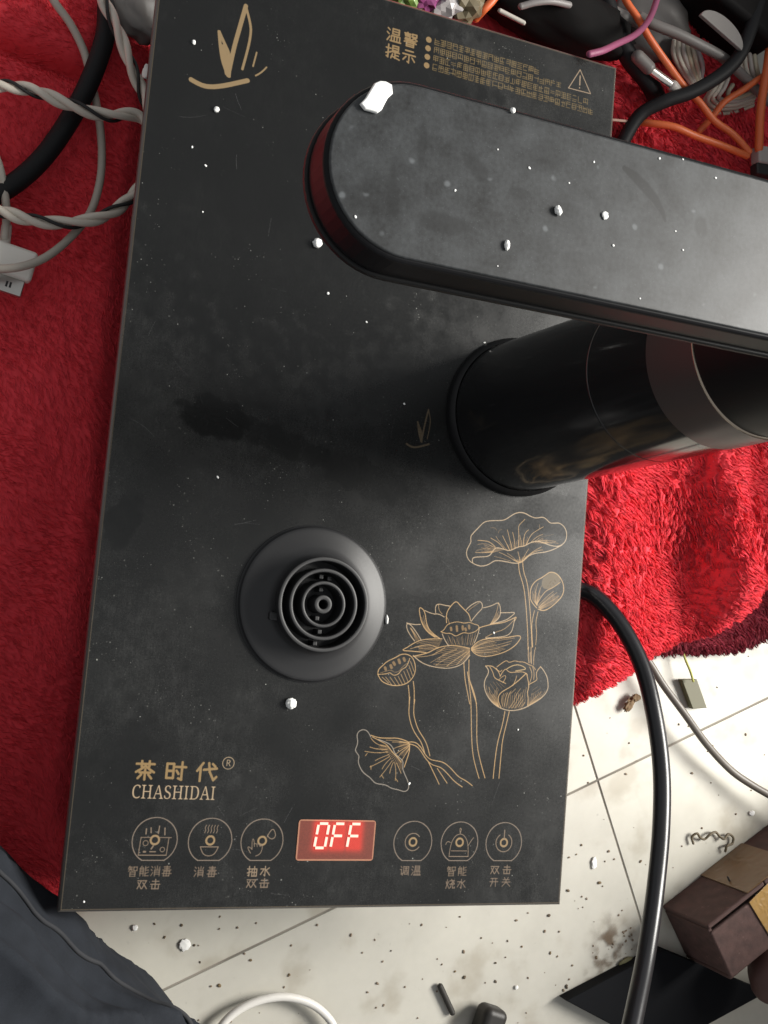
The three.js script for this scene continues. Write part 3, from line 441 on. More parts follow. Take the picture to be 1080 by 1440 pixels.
const dustAt = (x, y) => {
  const patch = smooth(-0.28, 0.34, fbm(x * 0.03 + 3, y * 0.03, 2, 3)), cloud = 0.5 + 1.2 * fbm(x * 0.2, y * 0.2, 6, 5), brushed = 0.5 + 0.5 * N(x * 3.6, y * 0.4, 3) + 0.3 * N(x * 1.1, y * 0.12, 5);
  const g0 = hash(Math.round(x * PX), Math.round(y * PX), 9), g1 = 0.5 + 0.9 * N(x * 1.9, y * 1.9, 7);
  return clamp((0.05 + 0.27 * patch * clamp(cloud) * clamp(brushed)) * (0.25 + 1.2 * g0 * g0 + 0.9 * clamp(g1)) * (1 - 0.88 * wipedDim(x, y)));
};
const px8 = new Uint8Array(CW * CH * 4), DR = 560, DRH = Math.round(DR * 359.3 / 200), ro8 = new Uint8Array(DR * DRH * 4);
for (let j = 0; j < CH; j++) for (let i = 0; i < CW; i++) {
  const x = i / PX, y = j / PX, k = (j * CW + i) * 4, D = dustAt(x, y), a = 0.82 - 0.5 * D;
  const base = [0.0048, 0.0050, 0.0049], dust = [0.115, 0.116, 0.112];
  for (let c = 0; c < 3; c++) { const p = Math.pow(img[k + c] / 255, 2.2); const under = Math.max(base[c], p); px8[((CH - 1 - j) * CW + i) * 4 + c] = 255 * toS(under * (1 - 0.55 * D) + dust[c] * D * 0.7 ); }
  px8[((CH - 1 - j) * CW + i) * 4 + 3] = 255;
}
for (let n = 0; n < 30000; n++) {                                   // fine grit, lying in drifts
  const a = rr(0, 200), b = rr(0, 359), d = fbm(a * 0.055, b * 0.055, 12, 4) + 0.25 * fbm(a * 0.4, b * 0.4, 3, 2); if (d < rr(0.02, 0.5)) continue; if (wipedDim(a, b) > rnd() * 1.4) continue;
  const s = rnd() < 0.30 ? 2 : rnd() < 0.04 ? 3 : 1, v = rr(46, 76 + 115 * rnd() * rnd()), i0 = Math.floor(a * PX), j0 = CH - 1 - Math.floor(b * PX);
  for (let q = 0; q < s * s; q++) { const i = i0 + q % s, j = j0 - Math.floor(q / s); if (i < CW && j > 0) { const k = (j * CW + i) * 4; px8[k] = Math.max(px8[k], v); px8[k + 1] = Math.max(px8[k + 1], v); px8[k + 2] = Math.max(px8[k + 2], v * 0.96); } }
}
for (let n = 0; n < 70; n++) {                                      // hairline scratches
  let a = rr(5, 195), b = rr(60, 355), t = rr(0, 6.28), len = rr(2, 11), v = rr(28, 74); const bend = rr(-0.05, 0.05);
  for (let q = 0; q < len * PX; q++) { a += Math.cos(t) / PX; b += Math.sin(t) / PX; t += bend / PX; if (rnd() < 0.25) continue; const i = Math.floor(a * PX), j = CH - 1 - Math.floor(b * PX); if (i < 0 || j < 0 || i >= CW || j >= CH) break; const k = (j * CW + i) * 4; for (let c = 0; c < 3; c++) px8[k + c] = Math.max(px8[k + c], v); }
}
for (let j = 0; j < DRH; j++) for (let i = 0; i < DR; i++) { const x = i / DR * 200, y = j / DRH * 359.3, k = ((DRH - 1 - j) * DR + i) * 4; ro8[k + 1] = 255 * clamp(0.19 + 0.20 * clamp(0.16 + 0.5 * (0.5 + 1.1 * fbm(x * 0.045 + 3, y * 0.045, 2, 3))) * (1 - 0.7 * wipedDim(x, y)) + 0.03 * N(x, y)); ro8[k + 3] = 255; }
const mkTex = (d, w, h, srgb) => { const t = new THREE.DataTexture(d, w, h); t.magFilter = t.minFilter = THREE.LinearFilter; if (srgb) t.colorSpace = THREE.SRGBColorSpace; t.needsUpdate = true; return t; };
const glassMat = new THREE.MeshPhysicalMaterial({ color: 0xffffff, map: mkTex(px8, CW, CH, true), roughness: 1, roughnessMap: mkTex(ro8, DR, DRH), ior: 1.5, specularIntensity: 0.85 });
const blackPlastic = phy(0.012, 0.012, 0.013, 0.32), satinPlastic = phy(0.017, 0.017, 0.018, 0.48);
{ // the glass slab: a flat printed face and dark ground sides
  const T = 0.005, ch = 0.0007;
  const face = new THREE.PlaneGeometry(PW - 2 * ch, PL - 2 * ch); face.rotateX(-Math.PI / 2); face.translate(0, PY, 0);
  { const p = face.attributes.position, uv = face.attributes.uv; for (let i = 0; i < 4; i++) uv.setXY(i, p.getX(i) / PW + 0.5, 0.5 - p.getZ(i) / PL); }
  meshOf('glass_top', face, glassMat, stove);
  const quads = [], a = PW / 2, b = PL / 2; const rings = [[a - ch, b - ch, PY], [a, b, PY - ch], [a, b, PY - T + ch], [a - ch, b - ch, PY - T]];
  for (let r = 0; r < 3; r++) { const R = (k, q) => { const [u, v, y] = rings[k]; return [[-u, y, -v], [u, y, -v], [u, y, v], [-u, y, v]][q % 4]; }; for (let q = 0; q < 4; q++) quads.push(...R(r, q), ...R(r, q + 1), ...R(r + 1, q), ...R(r, q + 1), ...R(r + 1, q + 1), ...R(r + 1, q)); }
  const bot = rings[3]; quads.push(-bot[0], bot[2], -bot[1], bot[0], bot[2], -bot[1], bot[0], bot[2], bot[1], -bot[0], bot[2], -bot[1], bot[0], bot[2], bot[1], -bot[0], bot[2], bot[1]);
  const g = new THREE.BufferGeometry(); g.setAttribute('position', new THREE.Float32BufferAttribute(quads, 3)); g.computeVertexNormals();
  meshOf('glass_edge', g, phy(0.14, 0.13, 0.12, 0.3, { metalness: 0.45, side: THREE.DoubleSide }), stove);
  const body = new RoundedBoxGeometry(0.178, 0.062, 0.336, 4, 0.006); body.translate(0, PY - T - 0.0315 , 0);
  meshOf('body', body, blackPlastic, stove);
  for (const sx of [-1, 1]) for (const sz of [-1, 1]) { const f = new THREE.CylinderGeometry(0.008, 0.009, 0.0065, 20); f.translate(sx * 0.075, 0.0055, sz * 0.15); meshOf('foot', f, std(0.02, 0.02, 0.02, 0.9), stove); }
}
{ // lit display
  const w = 0.0312, h = 0.0152, x = -0.0001, z = 0.1544;
  const disp = dataTex(312, 152, (u, v) => { const e = Math.min(u * 31.2, (1 - u) * 31.2, v * 15.2, (1 - v) * 15.2); const f = e < 0.55 ? 1 : 0; const gr = 0.9 + 0.2 * hash(Math.round(u * 110), Math.round(v * 60)); return f ? [0.60, 0.42, 0.33] : [0.40 * gr, 0.20 * gr, 0.16 * gr]; }, true);
  const glow = dataTex(312, 152, (u, v) => {
    const X = u * 31.2, Y = (1 - v) * 15.2; let d = 1e9; for (const cx0 of [9.5, 16, 22.6]) { const dx = Math.max(0, Math.abs(X - cx0) - 2.2), dy = Math.max(0, Math.abs(Y - 6) - 4.3); d = Math.min(d, dx * dx + dy * dy); }
    const k = Math.exp(-d / 4.5) , mesh = 0.85 + 0.15 * Math.sin(X * 9) * Math.sin(Y * 9); return [0.14 + 0.86 * k * mesh, 0.02 + 0.06 * k, 0.015 + 0.05 * k];
  }, true);
  const plate = new THREE.Shape(); const r = 0.0014; plate.moveTo(-w / 2 + r, -h / 2); plate.lineTo(w / 2 - r, -h / 2); plate.quadraticCurveTo(w / 2, -h / 2, w / 2, -h / 2 + r); plate.lineTo(w / 2, h / 2 - r); plate.quadraticCurveTo(w / 2, h / 2, w / 2 - r, h / 2); plate.lineTo(-w / 2 + r, h / 2); plate.quadraticCurveTo(-w / 2, h / 2, -w / 2, h / 2 - r); plate.lineTo(-w / 2, -h / 2 + r); plate.quadraticCurveTo(-w / 2, -h / 2, -w / 2 + r, -h / 2);
  const g = new THREE.ShapeGeometry(plate, 6); const p = g.attributes.position, uv = g.attributes.uv; for (let i = 0; i < p.count; i++) uv.setXY(i, p.getX(i) / w + 0.5, p.getY(i) / h + 0.5); g.rotateX(-Math.PI / 2);
  const d = meshOf('display', g, new THREE.MeshStandardMaterial({ map: disp, roughness: 0.35, emissive: 0xffffff, emissiveMap: glow, emissiveIntensity: 0.75 }), stove); d.position.set(x, PY + 0.00025, z);
  const seg = new THREE.MeshStandardMaterial({ color: lin(0.5, 0.2, 0.15), emissive: lin(1, 0.52, 0.43), emissiveIntensity: 1.25, roughness: 0.5 });
  const bar = (x0, y0, x1, y1) => { const l = Math.hypot(x1 - x0, y1 - y0), b = new THREE.BoxGeometry(l * 0.78, 0.0002, 0.00095); b.rotateY(-Math.atan2(y1 - y0, x1 - x0)); b.translate((x0 + x1) / 2, 0.0002, (y0 + y1) / 2); return b; };
  const SK = 0.0005;
  [[-0.0061, 'abcdef'], [0.0004, 'aefg'], [0.007, 'aefg']].forEach(([ox, on]) => {
    const W = 0.0021, T = -0.0062, M = -0.0017, Bt = 0.0028;
    const S = { a: [-W + SK, T, W + SK, T], b: [W + SK, T, W, M], c: [W, M, W - SK, Bt], d: [-W - SK, Bt, W - SK, Bt], e: [-W, M, -W - SK, Bt], f: [-W + SK, T, -W, M], g: [-W, M, W, M] };
    for (const k of on) { const [a, b, c, e] = S[k]; meshOf('digit_segment', bar(ox + a, b, ox + c, e), seg, d); }
  });
}
{ // round kettle coupling with its four rings
  const c = thing('kettle_coupling', '', ''); scene.remove(c); stove.add(c); c.name = 'kettle_coupling'; c.userData = {}; c.position.set(-0.0178, PY, 0.0661);
  const lathe = (pts, seg = 96) => new THREE.LatheGeometry(pts.map(([r, y]) => new THREE.Vector2(r / 1000, y / 1000)), seg);
  meshOf('flange', lathe([[30.0, 0], [30.0, 0.5], [29.3, 0.6], [29.3, 1.6], [28.9, 2.2], [28.0, 2.6], [26.5, 2.9], [22, 4.2], [19.5, 5.6], [18.2, 7.2], [17.6, 9]]), satinPlastic, c);
  meshOf('well', lathe([[0.01, 3], [17, 3], [17, 3.4], [0.01, 3.4]], 64), satinPlastic, c);
  const band = (r0, r1, y0, y1) => lathe([[r0, y0], [r0, y1 - 0.3], [r0 + 0.3, y1], [r1 - 0.3, y1], [r1, y1 - 0.3], [r1, y0]]);
  meshOf('ring', band(16.1, 17.7, 3, 13.2), satinPlastic, c); meshOf('ring', band(11.9, 13.4, 3, 12.9), satinPlastic, c); meshOf('ring', band(7.3, 8.7, 3, 12.7), satinPlastic, c); meshOf('ring', band(1.7, 3.5, 3, 12.4), satinPlastic, c);
  for (const [a, r] of [[1.5, 10.3], [-1.62, 10.3], [-1.3, 10.3], [1.62, 14.7], [-1.6, 5.5], [1.7, 5.4]]) { const b = new RoundedBoxGeometry(0.0018, 0.006, 0.0018, 2, 0.0004); b.translate(r / 1000 * Math.cos(a), 0.0058, r / 1000 * Math.sin(a)); meshOf('spacer', b, satinPlastic, c); }
  const n = new RoundedBoxGeometry(0.0036, 0.003, 0.0032, 2, 0.0008); n.translate(-0.0178, 0.0088, 0.0058); meshOf('catch', n, satinPlastic, c);
}
const gloss = phy(0.006, 0.006, 0.0065, 0.16, { clearcoat: 0.6, clearcoatRoughness: 0.12 });
{ // the tall water column
  const c = new THREE.Group(); c.name = 'water_column'; c.position.set(0.064, PY, -0.018); stove.add(c);
  const R = (h) => 0.031 - 0.03 * h, lathe = (pts) => new THREE.LatheGeometry(pts.map(([r, y]) => new THREE.Vector2(r, y)), 128);
  meshOf('skirt', lathe([[0.0329, 0], [0.0329, 0.0018], [0.0324, 0.0032], [0.0316, 0.0044], [0.0311, 0.005]]), phy(0.006, 0.006, 0.0065, 0.4, { specularIntensity: 0.6 }), c);
  meshOf('lower_sleeve', lathe([[R(0.005), 0.005], [R(0.0975), 0.0975], [R(0.098) - 0.0004, 0.0979]]), gloss, c);
  meshOf('middle_sleeve', lathe([[R(0.098) - 0.0004, 0.0979], [R(0.0983), 0.0984], [R(0.1295), 0.1295]]), gloss, c);
  meshOf('grey_band', lathe([[R(0.1295) - 0.0002, 0.1295], [R(0.1298) + 0.0003, 0.1299], [R(0.151) + 0.0003, 0.1508]]), phy(0.075, 0.063, 0.060, 0.32, { metalness: 0.3 }), c);
  meshOf('bright_lip', lathe([[R(0.151) + 0.0003, 0.1508], [R(0.151) + 0.0006, 0.1512], [R(0.151) + 0.0003, 0.1516], [R(0.151), 0.1517]]), phy(0.4, 0.33, 0.26, 0.25, { metalness: 0.9 }), c);
  meshOf('upper_sleeve', lathe([[R(0.152), 0.1517], [R(0.186), 0.187]]), phy(0.006, 0.006, 0.0065, 0.4, { specularIntensity: 0.5 }), c);
}
const ARM_MARKS = [[91, 23.4, 2.0, 3.0, 0.1, 0.8], [43.5, 20.8, 3.2, 1.5, 0.1, 0.5], [33, 24, 4.5, 2.2, -0.7, 0.5], [26, 10.5, 6.5, 2.6, 0, 0.55], [14.5, 14, 1.6, 6, 0.1, 0.55], [20, 26, 1.2, 6, 0, 0.45], [60, 9.5, 6, 1.8, 0.1, 0.3], [75, 20, 4, 3, 0.5, 0.3], [8, 12, 5, 4, 0.5, 0.25], [48, 30, 9, 4, 0.3, 0.2]];
const SCRATCH = [[69.5, 32.4, 0.7], [72.2, 31.2, 1.25], [75.2, 29.3, 1.5], [78.2, 27, 1.2], [80.2, 24.6, 0.7], [81.2, 22.6, 0.25]];   // a wiped crescent
const ARM = { y0: 0.2636, y1: 0.275, z: -0.0233, hw: 0.0187, x0: -0.0888, x1: 0.092 };
{ // the swing arm, dusty on top
  const arm = new THREE.Group(); arm.name = 'swing_arm'; stove.add(arm);
  const cap = (hw, x0, x1, taper = 0) => { const s = new THREE.Shape(); const n = 28; for (let i = 0; i <= n; i++) { const a = Math.PI / 2 + Math.PI * i / n; const f = [x0 + hw + hw * Math.cos(a), hw * Math.sin(a)]; i ? s.lineTo(...f) : s.moveTo(...f); } for (let i = 0; i <= n; i++) { const a = -Math.PI / 2 + Math.PI * i / n; s.lineTo(x1 - hw + hw * Math.cos(a), hw * Math.sin(a)); } s.closePath(); return s; };
  const ext = (hw, x0, x1, y0, y1, bev) => { const g = new THREE.ExtrudeGeometry(cap(hw - bev, x0 + bev, x1 - bev), { depth: y1 - y0 - 2 * bev, bevelEnabled: true, bevelThickness: bev, bevelSize: bev, bevelSegments: 4, curveSegments: 24 }); g.rotateX(-Math.PI / 2); g.translate(0, y0 + bev, 0); return g; };
  const shell = ext(ARM.hw + 0.0009, ARM.x0 - 0.0009, ARM.x1, ARM.y0, ARM.y1 - 0.0005, 0.0011); shell.translate(0, 0, ARM.z); meshOf('shell', shell, phy(0.008, 0.008, 0.009, 0.38, { specularIntensity: 0.25 }), arm);
  const lip = ext(ARM.hw + 0.0017, ARM.x0 - 0.0017, ARM.x1, ARM.y0 - 0.0012, ARM.y0 + 0.0008, 0.0006); lip.translate(0, 0, ARM.z); meshOf('bottom_lip', lip, phy(0.007, 0.007, 0.0075, 0.45, { specularIntensity: 0.5 }), arm);
  const mark = (x, y, cx0, cy0, rx, ry, t) => { const c = Math.cos(t), s = Math.sin(t), u = (c * (x - cx0) + s * (y - cy0)) / rx, v = (-s * (x - cx0) + c * (y - cy0)) / ry; return 1 - smooth(0.6, 1.1, Math.sqrt(u * u + v * v) + 0.25 * fbm(x * 0.5, y * 0.5, 3, 3)); };
  const topTex = dataTex(1024, 256, (u, v) => {                     // millimetres along and across
    const x = u * 180, y = v * 40;
    const cloud = fbm(x * 0.13, y * 0.13, 5, 5) + 0.12 * N(x * 1.5, y * 0.25, 8), fine = fbm(x * 0.9, y * 0.9, 3, 3), grain = hash(Math.round(u * 1024), Math.round(v * 256), 3);
    let w = 0; for (const m of ARM_MARKS) w = Math.max(w, m[5] * mark(x, y, ...m));
    for (let q = 0; q < 5; q++) { const [ax, ay, aw] = SCRATCH[q], [bx, by, bw] = SCRATCH[q + 1], t = clamp(((x - ax) * (bx - ax) + (y - ay) * (by - ay)) / ((bx - ax) ** 2 + (by - ay) ** 2)); w = Math.max(w, smooth(1.15, 0.7, Math.hypot(x - ax - t * (bx - ax), y - ay - t * (by - ay)) / (aw + t * (bw - aw)))); }
    const sp = 0.5 * smooth(0.16, 0.05, worley(x * 0.16, y * 0.16)) * smooth(0.22, 0.4, N(x * 0.21, y * 0.21, 6)) + (grain > 0.997 ? 0.25 : 0);
    const k = (0.026 + 0.034 * cloud + 0.018 * fine + 0.010 * (grain - 0.5)) * (1 - 0.8 * w) + sp * 0.14;
    return [toS(k * 0.92), toS(k), toS(k * 1.06)];
  }, true);
  const g = ext(ARM.hw - 0.0001, ARM.x0 + 0.0001, ARM.x1 - 0.0012, ARM.y1 - 0.0014, ARM.y1, 0.0005);
  const p = g.attributes.position, uv = g.attributes.uv; for (let i = 0; i < p.count; i++) uv.setXY(i, (p.getX(i) - ARM.x0) / 0.18, 0.5 - p.getZ(i) / 0.04);
  g.translate(0, 0, ARM.z); meshOf('top_cover', g, phy(1, 1, 1, 0.40, { map: topTex }), arm);
  const noz = new THREE.CylinderGeometry(0.006, 0.005, 0.012, 32); noz.translate(ARM.x0 + 0.0187, ARM.y0 - 0.0055, ARM.z); meshOf('nozzle', noz, blackPlastic, arm);
}
meshOf('power_cord', tube([[0.082, 0.028, 0.0315], [0.1205, 0.038, 0.0484], [0.1262, 0.043, 0.0511], [0.1349, 0.05, 0.0612], [0.1429, 0.058, 0.0787], [0.146, 0.066, 0.0997], [0.1475, 0.072, 0.1234], [0.1456, 0.077, 0.1465], [0.1403, 0.083, 0.1716], [0.1297, 0.094, 0.194], [0.116, 0.108, 0.2108], [0.102, 0.122, 0.2257]], 0.0038, 140, 20), phy(0.012, 0.012, 0.014, 0.3), stove);

// ---------------------------------------------------------------- cables on the blanket, left
const offWhite = std(0.62, 0.56, 0.48, 0.5), greyCable = std(0.42, 0.375, 0.32, 0.5), rubber = phy(0.009, 0.009, 0.010, 0.6, { specularIntensity: 0.5 });
const dark = std(0.015, 0.014, 0.014, 0.6);
const cableThing = (name, label, pts, r, mat, cat = 'cable', seg = 80) => { const o = pts[Math.floor(pts.length / 2)]; const m = meshOf(name, tube(pts.map((p) => rel(p, o)), r, seg, 14), mat); m.position.set(...o); return tag(m, label, cat); };
cableThing('power_cable', 'thick black rubber cable curving under the twisted cable at the left edge', [[-0.1109, 0.024, -0.1935], [-0.1129, 0.024, -0.1743], [-0.1125, 0.025, -0.1585], [-0.1162, 0.025, -0.1392], [-0.1222, 0.025, -0.1211], [-0.1312, 0.024, -0.1023], [-0.1407, 0.024, -0.0895], [-0.1553, 0.023, -0.0767]], 0.0041, rubber);
{ // one pair of white leads twisted with a black one, looped three times to the stove
  const o = [-0.1227, 0.026, -0.125], t = thing('twisted_cable', 'white leads twisted with a thin black one, looped in and out beneath the stove', 'cable', o);
  const path = curve([[-0.1222, 0.034, -0.1846], [-0.1154, 0.034, -0.1685], [-0.1085, 0.034, -0.1569], [-0.0999, 0.033, -0.1416], [-0.093, 0.032, -0.1295], [-0.0873, 0.031, -0.1213], [-0.0878, 0.03, -0.1194], [-0.0962, 0.031, -0.1258], [-0.1092, 0.033, -0.1217], [-0.1247, 0.034, -0.1225], [-0.1399, 0.034, -0.1244], [-0.1529, 0.032, -0.1236], [-0.1675, 0.03, -0.1149], [-0.1713, 0.029, -0.0916], [-0.1608, 0.029, -0.0784], [-0.1449, 0.031, -0.075], [-0.1315, 0.032, -0.0739], [-0.1181, 0.032, -0.0756], [-0.1061, 0.031, -0.0814], [-0.0974, 0.03, -0.0895], [-0.0919, 0.03, -0.0973], [-0.0837, 0.028, -0.1065]].map((p) => rel(p, o)));
  const n = 520, fr = path.computeFrenetFrames(n, false);
  const strand = (ph, off, r, mat, name) => { const pts = []; for (let i = 0; i <= n; i++) { const p = path.getPointAt(i / n), a = ph + i / n * Math.PI * 2 * 11 + 0.5 * Math.sin(i * 0.05); pts.push(p.clone().addScaledVector(fr.normals[i], Math.cos(a) * off).addScaledVector(fr.binormals[i], Math.sin(a) * off)); } return meshOf(name, tube(new THREE.CatmullRomCurve3(pts), r, n, 9), mat, t); };
  strand(0, 0.0014, 0.0015, offWhite, 'white_lead'); strand(2.3, 0.0014, 0.0015, offWhite, 'white_lead'); strand(4.2, 0.0018, 0.0007, dark, 'black_lead');
}
{ // thin charging cable with its wide plug
  const o = [-0.1373, 0.022, -0.0596], t = thing('charging_cable', 'thin pale grey charging cable with a wide white plug lying at the left edge', 'cable', o);
  meshOf('cord', tube([[-0.1419, 0.022, -0.182], [-0.1341, 0.023, -0.1686], [-0.1268, 0.023, -0.1609], [-0.12, 0.022, -0.1511], [-0.1158, 0.021, -0.1404], [-0.1116, 0.022, -0.1264], [-0.1086, 0.022, -0.1119], [-0.1082, 0.024, -0.0969], [-0.1108, 0.025, -0.0834], [-0.1177, 0.028, -0.0707], [-0.1268, 0.033, -0.0593], [-0.1349, 0.035, -0.0538], [-0.1424, 0.034, -0.0517], [-0.1552, 0.03, -0.0508], [-0.1654, 0.026, -0.0628], [-0.1617, 0.024, -0.0871], [-0.153, 0.025, -0.1032], [-0.1481, 0.026, -0.0967], [-0.1446, 0.026, -0.0868], [-0.1423, 0.026, -0.0763], [-0.1418, 0.026, -0.0663]].map((p) => rel(p, o)), 0.00165, 260, 10), greyCable, t);
  const box = new RoundedBoxGeometry(0.0265, 0.006, 0.0125, 3, 0.0018); const b = meshOf('plug_housing', box, std(0.80, 0.76, 0.69, 0.4), t); b.position.set(-0.0052, 0.0035, 0.0012); b.rotation.y = -0.16;
  const tip = new RoundedBoxGeometry(0.0222, 0.0026, 0.0066, 2, 0.0005); const m = meshOf('metal_tip', tip, phy(0.5, 0.48, 0.45, 0.28, { metalness: 0.85 }), t); m.position.set(-0.0066, 0.003, 0.0105); m.rotation.y = -0.16;
  const icon = new THREE.TorusGeometry(0.0011, 0.00013, 6, 24); icon.rotateX(-Math.PI / 2); icon.translate(-0.0049, 0.00305, 0); meshOf('icon', icon, std(0.2, 0.19, 0.18, 0.6), b);
  const slots = [-1, 1].map((k) => { const s = new THREE.BoxGeometry(0.0008, 0.0003, 0.0022); s.translate(0.0055 + k * 0.0007, 0.0014, 0); return s; }); meshOf('contact', slots, dark, m);
  const rl = new THREE.CapsuleGeometry(0.0021, 0.006, 4, 12); rl.rotateX(Math.PI / 2); const s = meshOf('strain_relief', rl, std(0.52, 0.48, 0.43, 0.45), t); s.position.set(...rel([-0.1416, 0.025, -0.0681], o));
}
{ const g = lump(0.012, 0.007, 0.016, 0.35, 4, 1.5, 3); const m = meshOf('plastic_scrap', g, std(0.16, 0.15, 0.14, 0.4)); m.position.set(...[-0.1002, 0.024, -0.1755]); m.rotation.y = 0.7; tag(m, 'grey crumpled plastic scrap by the far left corner of the stove', 'scrap'); }
{ const g = lump(0.0016, 0.0013, 0.0032, 0.35, 3, 1.2, 8); const m = meshOf('foam_crumb', g, std(0.78, 0.74, 0.7, 0.7)); m.position.set(...[-0.0959, 0.036, -0.1425]); tag(m, 'white foam crumb against the left side of the stove, beside the twisted cable', 'crumb'); }

// ---------------------------------------------------------------- wires and odds and ends, upper right
const orange = phy(0.62, 0.125, 0.035, 0.45), purple = phy(0.20, 0.045, 0.10, 0.6), midGrey = std(0.15, 0.138, 0.13, 0.5);
const wireAt = (name, label, pts, r, mat) => { const m = cableThing(name, label, pts, r, mat, 'wire', 90); m.userData.group = undefined; delete m.userData.group; return m; };
wireAt('orange_wire', 'long orange wire running from the top edge down to the pale plug at right', [[0.1173, 0.04, -0.2478], [0.1226, 0.042, -0.2339], [0.1296, 0.042, -0.2273], [0.1377, 0.041, -0.2197], [0.1508, 0.038, -0.2116], [0.1652, 0.034, -0.2043], [0.1741, 0.034, -0.1992], [0.184, 0.033, -0.1928], [0.1962, 0.033, -0.1883], [0.2072, 0.032, -0.1824]], 0.00175, orange);
wireAt('orange_wire', 'short orange wire end at the top edge beside the olive wrapper', [[0.0578, 0.044, -0.2243], [0.0529, 0.042, -0.2136], [0.0496, 0.04, -0.2089], [0.0478, 0.036, -0.2062]], 0.00185, orange);
wireAt('orange_wire', 'lower orange wire nearest the swing arm, arching over to the pale plug', [[0.1446, 0.024, -0.1855], [0.1502, 0.03, -0.1838], [0.1595, 0.034, -0.183], [0.1728, 0.034, -0.1815], [0.1888, 0.033, -0.181], [0.2068, 0.031, -0.1804]], 0.0018, orange);
wireAt('orange_wire', 'upright orange wire along the right edge of the frame', [[0.2126, 0.038, -0.2507], [0.211, 0.038, -0.2262], [0.21, 0.036, -0.2049], [0.2133, 0.032, -0.1853]], 0.0022, orange);
wireAt('orange_wire', 'orange wire crossing behind the long one in front of the white ribbon cable', [[0.2193, 0.034, -0.2283], [0.2119, 0.034, -0.2229], [0.2003, 0.033, -0.2127], [0.1909, 0.031, -0.2047], [0.1867, 0.028, -0.1973], [0.1824, 0.024, -0.1903]], 0.00165, orange);
wireAt('purple_wire', 'purple wire with a flattened tip over the far right corner of the stove', [[0.0834, 0.079, -0.1794], [0.0895, 0.078, -0.1828], [0.1033, 0.068, -0.1945], [0.1202, 0.056, -0.2092], [0.1311, 0.048, -0.2217], [0.1362, 0.045, -0.2306], [0.1426, 0.042, -0.2507]], 0.0015, purple);
wireAt('grey_cable', 'thick grey cable slanting across the upper right corner', [[0.135, 0.036, -0.2318], [0.1404, 0.038, -0.2291], [0.1537, 0.04, -0.2268], [0.1669, 0.04, -0.2249], [0.1841, 0.038, -0.2231], [0.1972, 0.034, -0.2209], [0.2106, 0.03, -0.2178], [0.232, 0.026, -0.211]], 0.0026, midGrey);
wireAt('grey_cable', 'short grey cable lying near the top edge left of the orange wire', [[0.1165, 0.03, -0.2374], [0.1218, 0.031, -0.2341], [0.1318, 0.031, -0.2326], [0.1424, 0.028, -0.2341]], 0.0028, std(0.17, 0.16, 0.15, 0.5));
wireAt('black_cable', 'black cable running down past the far right corner of the stove', [[0.1138, 0.03, -0.252], [0.1185, 0.03, -0.2387], [0.1246, 0.03, -0.2277], [0.1338, 0.03, -0.2139], [0.1475, 0.028, -0.2052], [0.1575, 0.022, -0.2014]], 0.0046, rubber);
wireAt('black_cable', 'black cable snaking under the orange wires towards the swing arm', [[0.2032, 0.042, -0.2651], [0.1948, 0.044, -0.239], [0.1888, 0.044, -0.2232], [0.1816, 0.042, -0.2133], [0.1663, 0.038, -0.201], [0.1541, 0.034, -0.1948], [0.1446, 0.028, -0.1883], [0.1397, 0.024, -0.1784], [0.1368, 0.022, -0.1686]], 0.0034, rubber);
{ // metal jack plug
  const a = [0.1353, 0.036, -0.2115], b = [0.1417, 0.036, -0.2078], c = [0.157, 0.035, -0.2028], d = [0.1615, 0.033, -0.2012]; const t = thing('jack_plug', 'small jack plug with a bright metal sleeve lying among the wires', 'plug', b);
  meshOf('handle', tube([rel(a, b), [0, 0, 0]], 0.0033, 8, 16), midGrey, t); meshOf('sleeve', tube([[0.0006, 0, 0.0006], rel(c, b)], 0.0023, 8, 18), phy(0.75, 0.72, 0.66, 0.22, { metalness: 0.9 }), t); meshOf('tip', tube([rel(c, b), rel(d, b)], 0.0029, 6, 14), std(0.4, 0.37, 0.34, 0.5), t);
}
{ // pale plug the orange wires end in
  const o = [0.2175, 0.03, -0.1821]; const t = thing('wire_plug', 'pale plug at the right edge where the orange wires meet', 'plug', o);
  const g = new RoundedBoxGeometry(0.016, 0.007, 0.009, 3, 0.0012); const h = meshOf('housing', g, std(0.35, 0.32, 0.3, 0.5), t); h.rotation.y = 0.1; h.position.set(0.003, 0, -0.001);
  const s = new RoundedBoxGeometry(0.017, 0.006, 0.006, 2, 0.001); const k = meshOf('socket', s, dark, t); k.position.set(0.004, -0.001, 0.006); k.rotation.y = 0.1;
}
